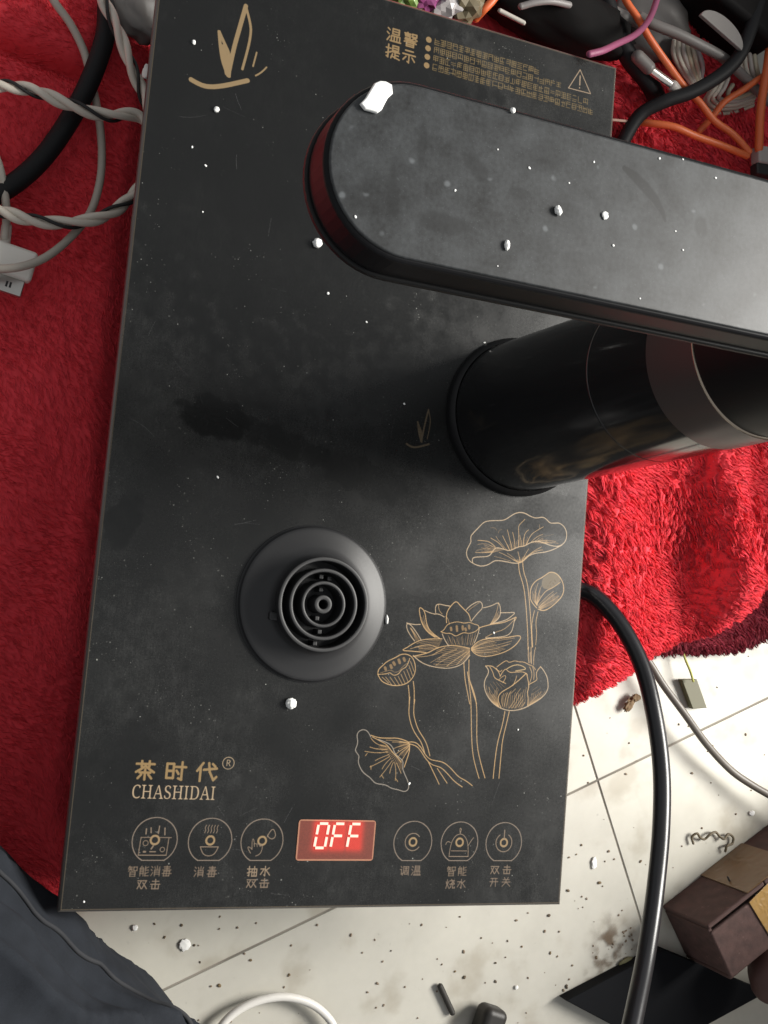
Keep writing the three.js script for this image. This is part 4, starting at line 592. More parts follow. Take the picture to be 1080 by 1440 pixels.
{ // ribbon of thin white conductors, folded in two fans
  const fan = (label, cols, o, r) => { const t = thing('ribbon_cable', label, 'cable', o); cols.forEach((pts, i) => meshOf('conductor', tube(pts.map((p) => rel(p, o)), r, 24, 8), std(0.46 + 0.05 * Math.sin(i * 2.1), 0.42 + 0.05 * Math.sin(i * 2.1), 0.35 + 0.04 * Math.sin(i * 1.7), 0.55), t)); };
  fan('white ribbon cable fanned out left of the black cable, under the grey one', [[[0.1596, 0.03, -0.229], [0.1603, 0.029, -0.2233], [0.1667, 0.026, -0.2189], [0.1769, 0.022, -0.2147]], [[0.1614, 0.031, -0.2291], [0.1626, 0.03, -0.2231], [0.1685, 0.027, -0.2186], [0.1783, 0.022, -0.2146]], [[0.1639, 0.031, -0.2298], [0.1652, 0.031, -0.2234], [0.1711, 0.027, -0.2193], [0.1795, 0.022, -0.2154]], [[0.1658, 0.032, -0.2291], [0.1682, 0.031, -0.2235], [0.1737, 0.027, -0.2196], [0.1808, 0.022, -0.2161]], [[0.1688, 0.032, -0.2292], [0.1717, 0.031, -0.2237], [0.1767, 0.027, -0.2204], [0.182, 0.022, -0.2175]], [[0.1739, 0.03, -0.2277], [0.1763, 0.03, -0.2239], [0.1804, 0.026, -0.2218], [0.1828, 0.022, -0.2189]]], [0.1704, 0.026, -0.2218], 0.00125);
  fan('white ribbon cable curled flat beneath the crossing orange wire', [[[0.1898, 0.028, -0.2178], [0.1866, 0.027, -0.2113], [0.186, 0.024, -0.2078], [0.1917, 0.022, -0.2063], [0.2033, 0.022, -0.2085], [0.2156, 0.022, -0.2151]], [[0.1916, 0.029, -0.2186], [0.1892, 0.028, -0.2123], [0.1875, 0.026, -0.2082], [0.1927, 0.024, -0.2073], [0.2034, 0.024, -0.2096], [0.2156, 0.023, -0.2166]], [[0.1934, 0.03, -0.2186], [0.1915, 0.029, -0.2125], [0.1902, 0.027, -0.2092], [0.1946, 0.026, -0.2088], [0.2043, 0.025, -0.2113], [0.2156, 0.024, -0.2185]], [[0.1978, 0.028, -0.2168], [0.1962, 0.027, -0.213], [0.198, 0.026, -0.2112], [0.2051, 0.026, -0.2134], [0.2155, 0.025, -0.2204]], [[0.1887, 0.026, -0.2168], [0.187, 0.023, -0.2108], [0.1869, 0.02, -0.2082], [0.1923, 0.019, -0.2054], [0.2048, 0.019, -0.2077], [0.2173, 0.02, -0.2144]]], [0.1977, 0.024, -0.2128], 0.00125);
  fan('white ribbon cable standing upright at the right edge above the orange wire', [[[0.1965, 0.034, -0.2306], [0.1994, 0.032, -0.2247], [0.2066, 0.028, -0.2207]], [[0.1996, 0.034, -0.2314], [0.2025, 0.032, -0.2255], [0.2093, 0.028, -0.2214]], [[0.2027, 0.034, -0.2319], [0.2061, 0.032, -0.2261], [0.2119, 0.028, -0.2228]], [[0.2058, 0.034, -0.232], [0.2092, 0.032, -0.2269], [0.2146, 0.028, -0.2243]]], [0.2046, 0.031, -0.2269], 0.00125);
}
{ // black mains adapter with a pale rounded label plate
  const o = [0.1879, 0.035, -0.247]; const t = thing('power_adapter', 'black adapter block with a grey half-round plate in the upper right corner', 'adapter', o);
  const g = new RoundedBoxGeometry(0.05, 0.034, 0.034, 4, 0.004); const b = meshOf('block', g, phy(0.006, 0.005, 0.005, 0.6, { specularIntensity: 0.3 }), t); b.position.set(0.006, -0.006, -0.012); b.rotation.y = -0.38;
  const s = new THREE.Shape(); s.absellipse(0, 0, 0.0135, 0.0078, 0, Math.PI); s.closePath(); const pl = new THREE.ExtrudeGeometry(s, { depth: 0.0014, bevelEnabled: true, bevelThickness: 0.0004, bevelSize: 0.0004, bevelSegments: 2, curveSegments: 24 }); pl.rotateX(-Math.PI / 2); const m = meshOf('label_plate', pl, std(0.19, 0.175, 0.165, 0.5), t); m.position.set(...rel([0.1747, 0.046, -0.2298], o)); m.rotation.y = -0.42;
}
{ // grey bag with a dark clasp behind the wires
  const g = lump(0.022, 0.008, 0.02, 0.3, 5, 1.8, 5); const m = meshOf('grey_bag', g, std(0.085, 0.078, 0.074, 0.5)); m.position.set(...[0.1529, 0.02, -0.2424]); m.rotation.y = 0.4; tag(m, 'crumpled grey plastic bag under the wires near the top edge', 'bag');
}
{ const g = lump(0.048, 0.017, 0.017, 0.3, 5, 1.7, 11); const m = meshOf('black_pouch', g, phy(0.005, 0.0045, 0.0045, 0.8, { specularIntensity: 0.25 })); m.position.set(...[0.0863, 0.028, -0.2282]); m.rotation.y = -0.17; tag(m, 'black crumpled pouch behind the far edge of the stove', 'pouch');
  const e = meshOf('pale_stick', tube([[-0.0062, 0, -0.0012], [0.006, 0, 0.001]], 0.0011, 6, 8), std(0.4, 0.37, 0.33, 0.6)); e.position.set(...[0.0602, 0.048, -0.2046]); tag(e, 'thin pale stick lying on the black pouch', 'stick');
  const w = meshOf('grey_strip', tube([[0.0654, 0.046, -0.2122], [0.0711, 0.048, -0.2146], [0.0789, 0.049, -0.217], [0.0893, 0.047, -0.2193]].map((p) => rel(p, [0.0764, 0.047, -0.2162])), 0.0016, 24, 8), std(0.2, 0.185, 0.18, 0.5)); w.position.set(...[0.0764, 0.047, -0.2162]); tag(w, 'bent grey strip along the top edge on the black pouch', 'strip'); }
const wrap = (name, px, label, cat, mat, rx, ry, rz, sd) => { const m = meshOf(name, lump(rx, ry, rz, 0.5, 3, 1.9, sd, true), mat); m.position.set(...px); m.rotation.y = sd; tag(m, label, cat); };
wrap('candy_wrapper', [0.0123, 0.04, -0.2038], 'crumpled green foil wrapper behind the far edge of the stove', 'wrapper', phy(0.14, 0.22, 0.05, 0.35), 0.009, 0.007, 0.008, 2.2);
wrap('candy_wrapper', [0.0206, 0.042, -0.2055], 'crumpled purple wrapper between the green and the silver ones', 'wrapper', phy(0.22, 0.05, 0.15, 0.35), 0.006, 0.007, 0.008, 5.1);
wrap('candy_wrapper', [0.029, 0.04, -0.2076], 'crumpled silver grey wrapper right of the purple one', 'wrapper', phy(0.32, 0.3, 0.3, 0.35), 0.009, 0.008, 0.009, 1.3);
wrap('candy_wrapper', [0.0403, 0.038, -0.2106], 'olive brown wrapper beside the short orange wire end', 'wrapper', std(0.13, 0.105, 0.06, 0.6), 0.009, 0.008, 0.01, 8.6);
{ const m = meshOf('tan_thread', tube([[0.1258, 0.026, -0.1815], [0.1315, 0.026, -0.1825], [0.1394, 0.025, -0.1842]].map((p) => rel(p, [0.1315, 0.026, -0.1825])), 0.0007, 12, 6), std(0.4, 0.25, 0.2, 0.8)); m.position.set(...[0.1315, 0.026, -0.1825]); tag(m, 'short tan thread on the blanket just right of the stove, above the arm', 'thread'); }

{ const b = new RoundedBoxGeometry(0.15, 0.105, 0.14, 6, 0.03); b.translate(0, 0.0525, 0); const t = thing('added_shade_cushion', 'unseen dark red block added beyond the right edge to shade the blanket hem', 'added_shade_cushion', [0.380, 0.0, -0.022]); meshOf('cover', b, std(0.25, 0.02, 0.03, 0.9), t); meshOf('piping', tube([[-0.0758, 0.052, -0.04], [-0.0762, 0.052, 0], [-0.0758, 0.052, 0.04]], 0.002, 12, 8), std(0.2, 0.015, 0.025, 0.9), t); }  // added out of view to block window light from the hem
{ const t = thing('added_shade_box', 'unseen plain box added beyond the lower right corner to shade the carton', 'box', [0.50, 0, 0.375]); const b = new RoundedBoxGeometry(0.24, 0.26, 0.47, 2, 0.002); b.translate(0, 0.13, 0); meshOf('box_body', b, std(0.3, 0.2, 0.12, 0.8), t); const k = new RoundedBoxGeometry(0.06, 0.0006, 0.47, 1, 0.0002); k.translate(0, 0.2605, 0); meshOf('tape_strip', k, std(0.34, 0.22, 0.1, 0.4), t); }  // made-up blocker out of view, darkens the carton and the floor near it
{ // an unseen tall black box, added outside the frame to shade the wires
  const t = thing('added_shade_case', 'unseen tall black box added beyond the right edge of the frame to shade the wires', 'case', [0.41, 0.016, -0.32]);
  const b = new RoundedBoxGeometry(0.16, 0.19, 0.44, 4, 0.008); b.translate(0, 0.095, 0); meshOf('case_body', b, phy(0.02, 0.02, 0.02, 0.5), t);
  const l = new RoundedBoxGeometry(0.166, 0.022, 0.446, 4, 0.006); l.translate(0, 0.2005, 0); meshOf('lid', l, phy(0.025, 0.025, 0.026, 0.45), t);
}

// ---------------------------------------------------------------- crumbs on the stove
const foam = std(0.82, 0.82, 0.80, 0.75);
const crumb = (p, rx, ry, rz, sd, label, turn = 0, group) => { const m = meshOf('foam_crumb', lump(rx, ry, rz, 0.34, 4, 2.6, sd), foam); m.position.set(p[0], p[1] + ry * 0.8, p[2]); m.rotation.y = turn; tag(m, label, 'crumb', group); };
{ const o = [-0.0812, 0.2752, -0.0373], q = [[-0.0842, 0.2752, -0.0348], [-0.0833, 0.2752, -0.0361], [-0.0825, 0.2752, -0.0379], [-0.0817, 0.2752, -0.0396], [-0.0807, 0.2752, -0.0403], [-0.0796, 0.2752, -0.0405], [-0.0784, 0.2752, -0.0402], [-0.0781, 0.2752, -0.0387], [-0.079, 0.2752, -0.0376], [-0.0796, 0.2752, -0.0362], [-0.0801, 0.2752, -0.0348], [-0.0809, 0.2752, -0.034], [-0.0823, 0.2752, -0.0341], [-0.0834, 0.2752, -0.0341]]; const sh = new THREE.Shape(q.map((p) => { const r = rel(p, o); return new THREE.Vector2(r[0], -r[2]); }));
  const g = new THREE.ExtrudeGeometry(sh, { depth: 0.0003, bevelEnabled: true, bevelThickness: 0.0004, bevelSize: 0.0003, bevelSegments: 4 }); g.rotateX(-Math.PI / 2); g.translate(0, 0.0003, 0); const m = meshOf('foam_flake', g, foam); m.position.set(o[0] + 0.0012, o[1], o[2] + 0.0004); tag(m, 'largest white flake, lying flat at the rounded end of the swing arm', 'flake'); }
crumb([-0.0357, 0.275, -0.0222], 0.0008, 0.0007, 0.0011, 1.1, 'bright white foam crumb in the middle of the swing arm', 0.5);
crumb([-0.0474, 0.275, -0.0121], 0.0006, 0.0005, 0.0011, 2.1, 'narrow white foam crumb near the front edge of the swing arm', 0);
crumb([-0.0485, 0.275, -0.0419], 0.0006, 0.0005, 0.0006, 3.1, 'small white foam crumb at the far edge of the swing arm, below the warning print', 0);
crumb([-0.0236, 0.275, -0.0238], 0.0008, 0.0003, 0.0009, 6.1, 'flat pale crumb right of the bright one on the swing arm', 0);
crumb([-0.0295, 0.075, -0.073], 0.0018, 0.0015, 0.0018, 7.1, 'round white foam crumb on the glass in front of the rounded end of the arm', 0);
crumb([-0.0232, 0.075, 0.104], 0.0020, 0.0016, 0.0020, 8.4, 'round white foam crumb on the glass in front of the kettle coupling', 0.4);
crumb([0.0128, 0.075, 0.0696], 0.0006, 0.0008, 0.0018, 9.1, 'white foam sliver between the kettle coupling and the lotus print', 0.1);
crumb([-0.0737, 0.075, -0.1162], 0.0011, 0.0008, 0.0010, 10.1, 'small white foam crumb just below the large sail mark', 0.6);
crumb([-0.0848, 0.075, -0.1399], 0.0007, 0.0006, 0.0009, 11.1, 'tiny white foam crumb left of the large sail mark', 0.2);
const tiny = [[-0.0813, 0.075, -0.0998], [-0.0756, 0.075, -0.0939], [-0.0749, 0.075, -0.0761], [-0.0231, 0.075, -0.0544], [-0.0062, 0.075, -0.046], [0.0459, 0.075, -0.0466], [0.0127, 0.075, -0.016], [-0.0593, 0.075, 0.0225], [-0.0259, 0.075, 0.0467], [-0.0153, 0.075, 0.0377], [0.0601, 0.075, 0.0714], [0.0744, 0.075, 0.1097], [0.0281, 0.075, 0.1325], [-0.0916, 0.075, 0.1761]];
meshOf('foam_specks', tiny.map((p, i) => { const s = 0.00028 + 0.00022 * hash(i, 5); const g = lump(s * 1.1, s * 0.7, s * (0.9 + hash(i, 8)), 0.3, 1, 1.3, i); g.rotateY(i); g.translate(p[0], p[1] + s * 0.6, p[2]); return g; }).concat([[-0.0512, 0.275, -0.0326], [-0.0433, 0.275, -0.0303], [-0.0332, 0.275, -0.0292], [-0.0273, 0.275, -0.0354], [-0.0102, 0.275, -0.0402], [-0.0046, 0.275, -0.0242], [-0.0023, 0.275, -0.0202], [-0.0038, 0.275, -0.0415], [0.0056, 0.275, -0.0392], [-0.0604, 0.275, -0.0214], [-0.0209, 0.275, -0.0175], [-0.013, 0.275, -0.0068], [-0.0491, 0.275, -0.0072], [-0.082, 0.275, -0.011]].map((p, i) => { const s = 0.00014 + 0.00014 * hash(i, 6); const g = lump(s * 1.2, s * 0.5, s * (0.9 + 0.7 * hash(i, 9)), 0.3, 1, 1.3, i + 40); g.rotateY(i); g.translate(p[0], p[1] + s * 0.4, p[2]); return g; })), foam).userData.kind = 'stuff';
tag(scene.children.at(-1), 'fine white specks scattered over the glass and the arm', 'specks');

// ---------------------------------------------------------------- on the floor
wireAt('thin_cable', 'thin grey cable running from under the blanket to the right edge of the tiles', [[0.1626, 0.01, 0.0666], [0.1785, 0.011, 0.0777], [0.1888, 0.012, 0.09], [0.2019, 0.013, 0.1036], [0.218, 0.012, 0.119], [0.2351, 0.011, 0.1317], [0.2463, 0.012, 0.1377], [0.2581, 0.014, 0.1432], [0.2778, 0.016, 0.1533]], 0.0019, std(0.11, 0.095, 0.08, 0.45));
{ // olive tag on a green string
  const o = [0.2152, 0.006, 0.094], t = thing('string_tag', 'flat olive tag on a thin green string, on the tiles by the blanket hem', 'tag', o);
  const s = new THREE.Shape(); const q = [[0.2062, 0.008, 0.0875], [0.2149, 0.008, 0.087], [0.222, 0.008, 0.1007], [0.2137, 0.008, 0.1015]].map((p) => rel(p, o)); q.forEach((p, i) => (i ? s.lineTo(p[0], -p[2]) : s.moveTo(p[0], -p[2]))); s.closePath();
  const g = new THREE.ExtrudeGeometry(s, { depth: 0.0028, bevelEnabled: true, bevelThickness: 0.0004, bevelSize: 0.0003, bevelSegments: 2 }); g.rotateX(-Math.PI / 2); g.translate(0, -0.0048, 0); meshOf('tag_plate', g, std(0.085, 0.08, 0.036, 0.55), t);
  meshOf('string', tube([[0.2033, 0.007, 0.0731], [0.2058, 0.007, 0.078], [0.2081, 0.008, 0.0831], [0.2101, 0.008, 0.0877]].map((p) => rel(p, o)), 0.0006, 20, 6), std(0.35, 0.36, 0.09, 0.7), t);
}
[
  [[0.1574, 0.001, 0.0941], 3], [[0.2428, 0.001, 0.0711], 4], [[0.2503, 0.001, 0.0729], 2], [[0.2313, 0.001, 0.0903], 2], [[0.2277, 0.001, 0.1233], 2], [[0.211, 0.001, 0.1059], 2],
  [[0.1535, 0.001, 0.128], 2.6], [[0.2567, 0.001, 0.1425], 2], [[0.1556, 0.001, 0.1712], 3.2], [[0.1531, 0.001, 0.1757], 2], [[0.1697, 0.001, 0.179], 2.2], [[0.1672, 0.001, 0.1893], 4],
  [[0.1693, 0.001, 0.191], 2], [[0.1497, 0.001, 0.1929], 4], [[0.1905, 0.001, 0.179], 3], [[0.1772, 0.001, 0.2188], 2.6], [[0.1683, 0.001, 0.2253], 2.8], [[0.1525, 0.001, 0.2382], 4],
  [[-0.0386, 0.001, 0.2057], 3.2], [[-0.0454, 0.001, 0.2105], 2.6], [[-0.0323, 0.001, 0.2141], 2.6], [[-0.0221, 0.001, 0.2075], 2.4], [[-0.0291, 0.001, 0.2212], 2.2], [[-0.0069, 0.001, 0.221], 2.6],
  [[0.0115, 0.001, 0.2279], 2.2], [[-0.0197, 0.001, 0.2312], 3.6], [[-0.0223, 0.001, 0.2024], 2], [[-0.0502, 0.001, 0.2049], 2], [[0.14, 0.001, 0.2045], 3.6], [[0.1422, 0.001, 0.2222], 3],
  [[0.1129, 0.001, 0.2259], 3], [[0.097, 0.001, 0.2319], 4], [[0.1136, 0.001, 0.2344], 2.8], [[0.092, 0.001, 0.2291], 2.4], [[0.1683, 0.001, 0.225], 3], [[0.0924, 0.001, 0.2044], 2],
  [[0.0111, 0.001, 0.2279], 2.6], [[0.0589, 0.001, 0.2189], 2], [[0.1044, 0.001, 0.2143], 2.2], [[0.1185, 0.001, 0.216], 2.2], [[0.1264, 0.001, 0.2188], 2.6],
].forEach(([p, s], i) => { s *= 0.000135; const m = meshOf('floor_crumb', lump(s * (1 + 0.5 * hash(i, 1)), s * 0.8, s * (1.2 + hash(i, 2)), 0.4, 2, 1.5, i), std(0.09 + 0.09 * hash(i, 3), 0.07 + 0.06 * hash(i, 3), 0.05 + 0.02 * hash(i, 3), 0.9)); m.position.set(p[0], s * 0.6, p[2]); m.rotation.y = i * 1.3; tag(m, 'small dark crumb among many on the white floor tiles', 'crumb', 'dark crumbs on the floor tiles'); });
{ const o = [0.1762, 0.003, 0.1017]; const m = meshOf('dry_leaf', (() => { const a = lump(0.0021, 0.0012, 0.0040, 0.8, 4, 2.6, 3); a.rotateY(-0.6); const b = lump(0.0026, 0.0010, 0.0017, 0.8, 4, 2.6, 7); b.translate(0.0031, 0.0006, -0.0036); return merge([a, b]); })(), std(0.16, 0.105, 0.055, 0.85)); m.position.set(...o); tag(m, 'curled brown dry leaf on the tiles just left of the power cord', 'leaf'); }
{ const o = [0.2326, 0.002, 0.1674]; const t = meshOf('bent_wire', tube([[0.2204, 0.002, 0.1696], [0.2193, 0.002, 0.1664], [0.2215, 0.003, 0.1644], [0.2242, 0.0025, 0.1666], [0.2273, 0.002, 0.1674], [0.2295, 0.003, 0.165], [0.2333, 0.0025, 0.1637], [0.2366, 0.002, 0.1659], [0.2385, 0.003, 0.1671], [0.2415, 0.0025, 0.1647], [0.2452, 0.002, 0.1665], [0.2449, 0.002, 0.1694], [0.2406, 0.003, 0.1707], [0.2407, 0.002, 0.1734]].map((p) => rel(p, o)), 0.00065, 110, 7), std(0.11, 0.085, 0.05, 0.6)); t.position.set(...o); tag(t, 'kinked brown wire lying on the tiles beside the carton', 'wire'); }
[[[0.1632, 0.001, 0.1797], 0.0014, 0.003, 'white paint chip on the tiles between the stove corner and the power cord'], [[-0.0366, 0.001, 0.2137], 0.0024, 0.0024, 'round white chip on the tiles below the left front edge of the stove'], [[-0.0584, 0.001, 0.2062], 0.0012, 0.0012, 'small white chip on the tiles right beside the trouser knee'], [[0.2575, 0.001, 0.1542], 0.0018, 0.0013, 'white chip on the tiles above the carton at the right edge'], [[0.1248, 0.001, 0.2374], 0.0009, 0.0009, 'tiny white chip on the tiles near the black slab']].forEach(([p, a, b, label], i) => { const m = meshOf('white_chip', lump(a, 0.0005, b, 0.4, 4, 2.2, i + 20), foam); m.position.set(p[0], 0.0007, p[2]); tag(m, label, 'chip'); });
{ const bits = []; for (let i = 0; i < 150; i++) { const p = i < 80 ? [rr(0.13, 0.30), 0, rr(0.10, 0.25)] : [rr(-0.05, 0.2), 0, rr(0.19, 0.26)]; const s = rr(0.0002, 0.0006); const g = lump(s * rr(0.8, 1.6), s * 0.6, s, 0.4, 1, 1.3, i); g.rotateY(i); g.translate(p[0], s * 0.4, p[2]); bits.push(g); } for (let i = 0; i < 14; i++) { const p = [0.1823, 0, 0.2171], s = rr(0.0002, 0.0006); const g = lump(s * rr(0.8, 2), s * 0.35, s, 0.4, 1, 1.3, i); g.rotateY(i); g.translate(p[0] + 0.008 * (rnd() + rnd() - 1), s * 0.2, p[2] + 0.011 * (rnd() + rnd() - 1)); bits.push(g); } const m = meshOf('floor_grit', bits, std(0.2, 0.155, 0.11, 0.9)); m.userData.kind = 'stuff'; tag(m, 'fine brown grit strewn over the white tiles', 'grit'); }
{ // brown smear trodden into the tile
  const W = 0.062, H = 0.052, T = dataTex(256, 256, (u, v) => { const x = u * 2 - 1, y = v * 2 - 1, d = Math.hypot(x * 1.1, y) + 0.55 * fbm(u * 4, v * 4, 3, 4); const a = smooth(0.75, 0.1, d) * smooth(-0.12, 0.28, fbm(u * 7 + 2, v * 7, 6, 5)); return [a * 0.75]; });
  const g = new THREE.PlaneGeometry(W, H, 1, 1); g.rotateX(-Math.PI / 2); const m = meshOf('dirt_smear', g, new THREE.MeshStandardMaterial({ color: lin(0.13, 0.085, 0.05), roughness: 0.9, alphaMap: T, transparent: true })); m.position.set(...[0.1772, 0.0005, 0.2203]); m.rotation.y = 0.5; m.castShadow = false; tag(m, 'brown dirt smear on the tiles between the stove corner and the black slab', 'stain');
}
{ const m = meshOf('leaf_scrap', lump(0.0042, 0.0009, 0.0018, 0.35, 3, 1.3, 9), std(0.13, 0.12, 0.06, 0.8)); m.position.set(...[0.1851, 0.0012, 0.2271]); m.rotation.y = 0.3; tag(m, 'olive leaf scrap on the tiles left of the cord, above the black slab', 'leaf'); }
cableThing('bent_cable', 'white cord bent in an arch on the tiles at the bottom edge', [[-0.0237, 0.006, 0.2622], [-0.0197, 0.006, 0.2474], [-0.0135, 0.006, 0.2407], [-0.0039, 0.006, 0.2364], [0.0074, 0.006, 0.2351], [0.0186, 0.006, 0.2377], [0.0266, 0.006, 0.2426], [0.0322, 0.006, 0.2492], [0.0378, 0.006, 0.266]], 0.0018, phy(0.7, 0.68, 0.64, 0.35), 'cable');
{ const o = [0.1081, 0.008, 0.2476], t = thing('black_clip', 'black plastic clip with a thin stalk at the bottom edge of the tiles', 'clip', o); const g = new RoundedBoxGeometry(0.0125, 0.012, 0.018, 3, 0.0035); g.translate(0, 0, 0.004); const b = meshOf('clip_body', g, phy(0.02, 0.018, 0.016, 0.5), t); b.rotation.y = -0.3; const w = meshOf('clip_lever', tube([[0.005, 0.001, 0.0035], [0.0085, 0.0005, 0.0095]], 0.0008, 6, 8), dark, t); }
{ const a = [0.0841, 0.002, 0.2349], b = [0.0913, 0.002, 0.2469]; const m = meshOf('black_stick', tube([[0, 0, 0], rel(b, a)], 0.0014, 8, 10), std(0.025, 0.022, 0.018, 0.6)); m.position.set(...a); tag(m, 'short black stick on the tiles left of the black clip', 'stick'); }
{ // taped brown carton
  const o = [0.205, 0, 0.201], H = 0.036, t = thing('carton', 'dark brown cardboard carton sealed with yellowish tape at the right edge', 'carton', o); t.rotation.y = 0.572;
  const card = std(1, 1, 1, 0.78, { map: dataTex(256, 256, (u, v) => { const a = 1 + 0.7 * fbm(u * 7, v * 5, 3, 5), b = smooth(0.28, 0.5, fbm(u * 14, v * 14, 8, 3)); return [toS(0.068 * a + 0.06 * b), toS(0.034 * a + 0.04 * b), toS(0.029 * a + 0.035 * b)]; }, true), bumpMap: dataTex(256, 256, (u, v) => [0.5 + 0.5 * fbm(u * 9, v * 8, 2, 5)]), bumpScale: 0.0003 }), tapeBump = dataTex(256, 256, (u, v) => [0.5 + 0.9 * N(u * 5 + 2 * N(u * 3, v * 3), v * 9, 2)]), tape = phy(0.16, 0.092, 0.04, 0.35, { bumpMap: tapeBump, bumpScale: 0.00025 });
  const LX = 0.19, LZ = 0.026, wall = 0.0025;
  const worn = (w, h, d, sd, amp = 0.0009) => {                      // a sagging board with rubbed edges
    const g = new RoundedBoxGeometry(w, h, d, 10, Math.min(0.0011, d / 2.2, h / 2.2)); const p = g.attributes.position;
    for (let k = 0; k < p.count; k++) { const x = p.getX(k), y = p.getY(k), z = p.getZ(k); p.setXYZ(k, x + amp * fbm(y * 70, z * 70, sd, 2), y + amp * 1.6 * fbm(x * 45 + sd, z * 60, 2, 3), z + amp * 1.6 * fbm(x * 45, y * 60, sd + 4, 3)); }
    g.computeVertexNormals(); return g;
  };
  const put = (name, g, x, y, z) => { g.translate(x, y, z); return meshOf(name, g, card, t); };
  for (let k = 0; k < 5; k++) put('side_panel', worn(LX / 5 - 0.0001, H, wall, k), LX * (k + 0.5) / 5, H / 2, wall / 2);
  put('end_panel', worn(wall, H - 0.001, LZ, 7), wall / 2, H / 2 - 0.0005, LZ / 2 + wall);
  for (let k = 0; k < 5; k++) put('top_flap', worn(LX / 5 - 0.0001, wall, LZ, 11 + k), LX * (k + 0.5) / 5, H - wall / 2 - 0.0002, LZ / 2 + wall + 0.0014);
  put('side_panel', worn(LX, H - 0.002, wall, 21), LX / 2, H / 2 - 0.001, LZ + wall * 1.6);
  const t1 = new RoundedBoxGeometry(0.030, H * 0.99, 0.0007, 1, 0.0002); t1.translate(0.042, H / 2, -0.0005); meshOf('tape_strip', t1, tape, t);
  const t2 = new RoundedBoxGeometry(0.014, 0.0007, LZ, 1, 0.0002); t2.rotateY(0.12); t2.translate(0.034, H + 0.0003, LZ / 2 + wall); meshOf('tape_strip', t2, phy(0.33, 0.20, 0.07, 0.3, { bumpMap: tapeBump, bumpScale: 0.00025 }), t);
  const t3 = new RoundedBoxGeometry(0.0008, 0.0012, 0.0045, 1, 0.0003); t3.rotateZ(0.2); t3.translate(0.03, H * 0.55, -0.0012); meshOf('tape_tear', t3, dark, t);
}
{ // black flat slab in front of it
  const A = [0.1494, 0.008, 0.2423], Bq = [0.2025, 0.008, 0.2208], C = [0.2666, 0.008, 0.2431], D = [0.2038, 0.008, 0.2676], o = A; const t = thing('black_slab', 'flat black plastic slab on the tiles in front of the carton', 'slab', o);
  const s = new THREE.Shape(); [A, Bq, C, D].map((p) => rel(p, o)).forEach((p, i) => (i ? s.lineTo(p[0], -p[2]) : s.moveTo(p[0], -p[2]))); s.closePath();
  const g = new THREE.ExtrudeGeometry(s, { depth: 0.006, bevelEnabled: true, bevelThickness: 0.0008, bevelSize: 0.0008, bevelSegments: 3 }); g.rotateX(-Math.PI / 2); g.translate(0, -0.0072, 0); meshOf('plate', g, phy(0.006, 0.0065, 0.008, 0.8, { specularIntensity: 0.25 }), t);
}
{ const o = [0.2498, 0.03, 0.2272]; const g = lump(0.011, 0.012, 0.013, 0.12, 4, 1.1, 2); const m = meshOf('leather_pouch', g, phy(0.075, 0.033, 0.028, 0.6)); m.position.set(...o); tag(m, 'rounded reddish brown pouch at the right edge beside the carton', 'pouch'); }

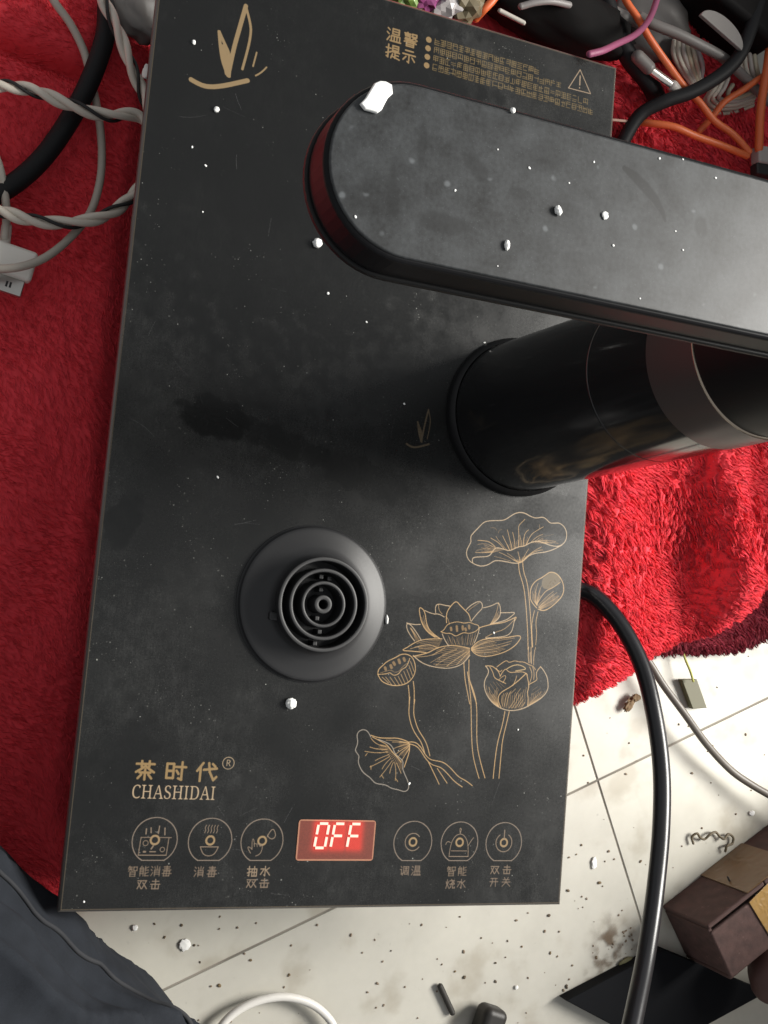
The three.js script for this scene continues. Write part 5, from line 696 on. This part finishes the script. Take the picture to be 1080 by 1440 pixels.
// ---------------------------------------------------------------- the person's knee, lower left
{
  const A = [-0.163, 0.058, 0.209], Bp = [-0.087, 0.056, 0.276], d = [0.75, 0, 0.66];
  const axis = curve([[A[0] - d[0] * 0.2, 0.075, A[2] - d[2] * 0.2 + 0.01], [A[0] - d[0] * 0.08, 0.066, A[2] - d[2] * 0.08], A, [(A[0] + Bp[0]) / 2 - 0.001, 0.057, (A[2] + Bp[2]) / 2 + 0.001], Bp, [Bp[0] + d[0] * 0.05 - 0.008, 0.055, Bp[2] + d[2] * 0.05 + 0.012], [Bp[0] + d[0] * 0.1 - 0.03, 0.054, Bp[2] + d[2] * 0.1 + 0.045]]);
  const nu = 240, nv = 180, P = [], I = [], T = new THREE.Vector3(), X = new THREE.Vector3(), Y = new THREE.Vector3(), up = new THREE.Vector3(0, 1, 0);
  const surf = (u, th, extra = 0) => {
    const p = axis.getPointAt(u); axis.getTangentAt(u, T); X.crossVectors(T, up).normalize(); Y.crossVectors(X, T).normalize();   // X points away from the stove side
    const s = u * 0.48, n1 = fbm(s * 18 + th * 1.2, th * 1.8 - s * 6, 3, 3), n2 = N(s * 60 + th * 4, th * 5, 8);
    const ph = th * 4.2 - s * 17 + 1.5 * N(s * 9, th * 1.3, 2), ph2 = th * 6.5 - s * 30 + 2 * N(s * 12, th * 2, 5);
    const fold = Math.pow(1 - Math.abs(Math.sin(ph)), 2), fold2 = Math.pow(1 - Math.abs(Math.sin(ph2)), 2.5);   // soft creases running from the hip down
    let r = 0.0625 + 0.004 * n1 + 0.0004 * n2 + (0.0075 * fold * smooth(-0.25, 0.25, N(s * 8, th * 1.5, 11)) + 0.0022 * fold2) * smooth(0.15, 0.4, u) + extra;
    r += 0.0022 * bump(Math.PI - th - 0.10, 0.20) * (1 + 0.5 * Math.sin(s * 75 + 3 * N(s * 20, 1, 1))) - 0.0026 * bump(Math.PI - th - 0.46, 0.05) + 0.0014 * bump(Math.PI - th - 0.56, 0.06);
    const c = Math.cos(th), q = Math.sin(th);
    return [p.x + (X.x * c + Y.x * q) * r, Math.max(0.001, p.y + (X.y * c + Y.y * q * 0.92) * r), p.z + (X.z * c + Y.z * q) * r];
  };
  const UV = []; for (let j = 0; j <= nu; j++) for (let i = 0; i <= nv; i++) { P.push(...surf(j / nu, i / nv * Math.PI * 2)); UV.push(j / nu * 0.48 / 0.06, i / nv * 0.4 / 0.06); }
  const w = nv + 1; for (let j = 0; j < nu; j++) for (let i = 0; i < nv; i++) { const a = j * w + i; I.push(a, a + 1, a + w, a + 1, a + w + 1, a + w); }
  for (const [row, flip] of [[0, 1], [nu, 0]]) { const c = P.length / 3; P.push(...axis.getPointAt(row / nu).toArray()); UV.push(0, 0); for (let i = 0; i < nv; i++) { const a = row * w + i; flip ? I.push(c, a + 1, a) : I.push(c, a, a + 1); } }
  const g = new THREE.BufferGeometry(); g.setAttribute('position', new THREE.Float32BufferAttribute(P, 3)); g.setAttribute('uv', new THREE.Float32BufferAttribute(UV, 2)); g.setIndex(I); g.computeVertexNormals();
  const weave = dataTex(512, 512, (u, v) => { const a = 0.5 + 0.25 * (hash(Math.floor(u * 170), Math.floor(v * 512), 5) + hash(Math.floor(u * 512), Math.floor(v * 170), 6) - 1) + 0.5 * fbm(u * 6, v * 6, 2, 4); return [toS(0.0150 * (0.6 + 0.8 * a)), toS(0.0174 * (0.6 + 0.8 * a)), toS(0.0222 * (0.6 + 0.8 * a))]; }, true);
  const cloth = phy(1, 1, 1, 0.9, { map: weave, specularIntensity: 0.4, sheen: 0.15, sheenRoughness: 0.5, sheenColor: lin(0.06, 0.066, 0.08), side: THREE.DoubleSide });
  const t = thing('person', 'person crouching in dark slate trousers, only the bent leg in the lower left corner', 'person', [0, 0, 0]);
  meshOf('trousers', g, cloth, t);
  const sm = []; for (let i = 6; i <= 90; i++) { const u = i / 96; sm.push(surf(u, Math.PI - 0.30 - 0.04 * Math.sin(i * 0.4) - 0.015 * Math.sin(i * 1.3), 0.0004)); } meshOf('seam', tube(sm, 0.0009, 320, 6), std(0.02, 0.021, 0.024, 0.9), t);
}

renderer.render(scene, camera);
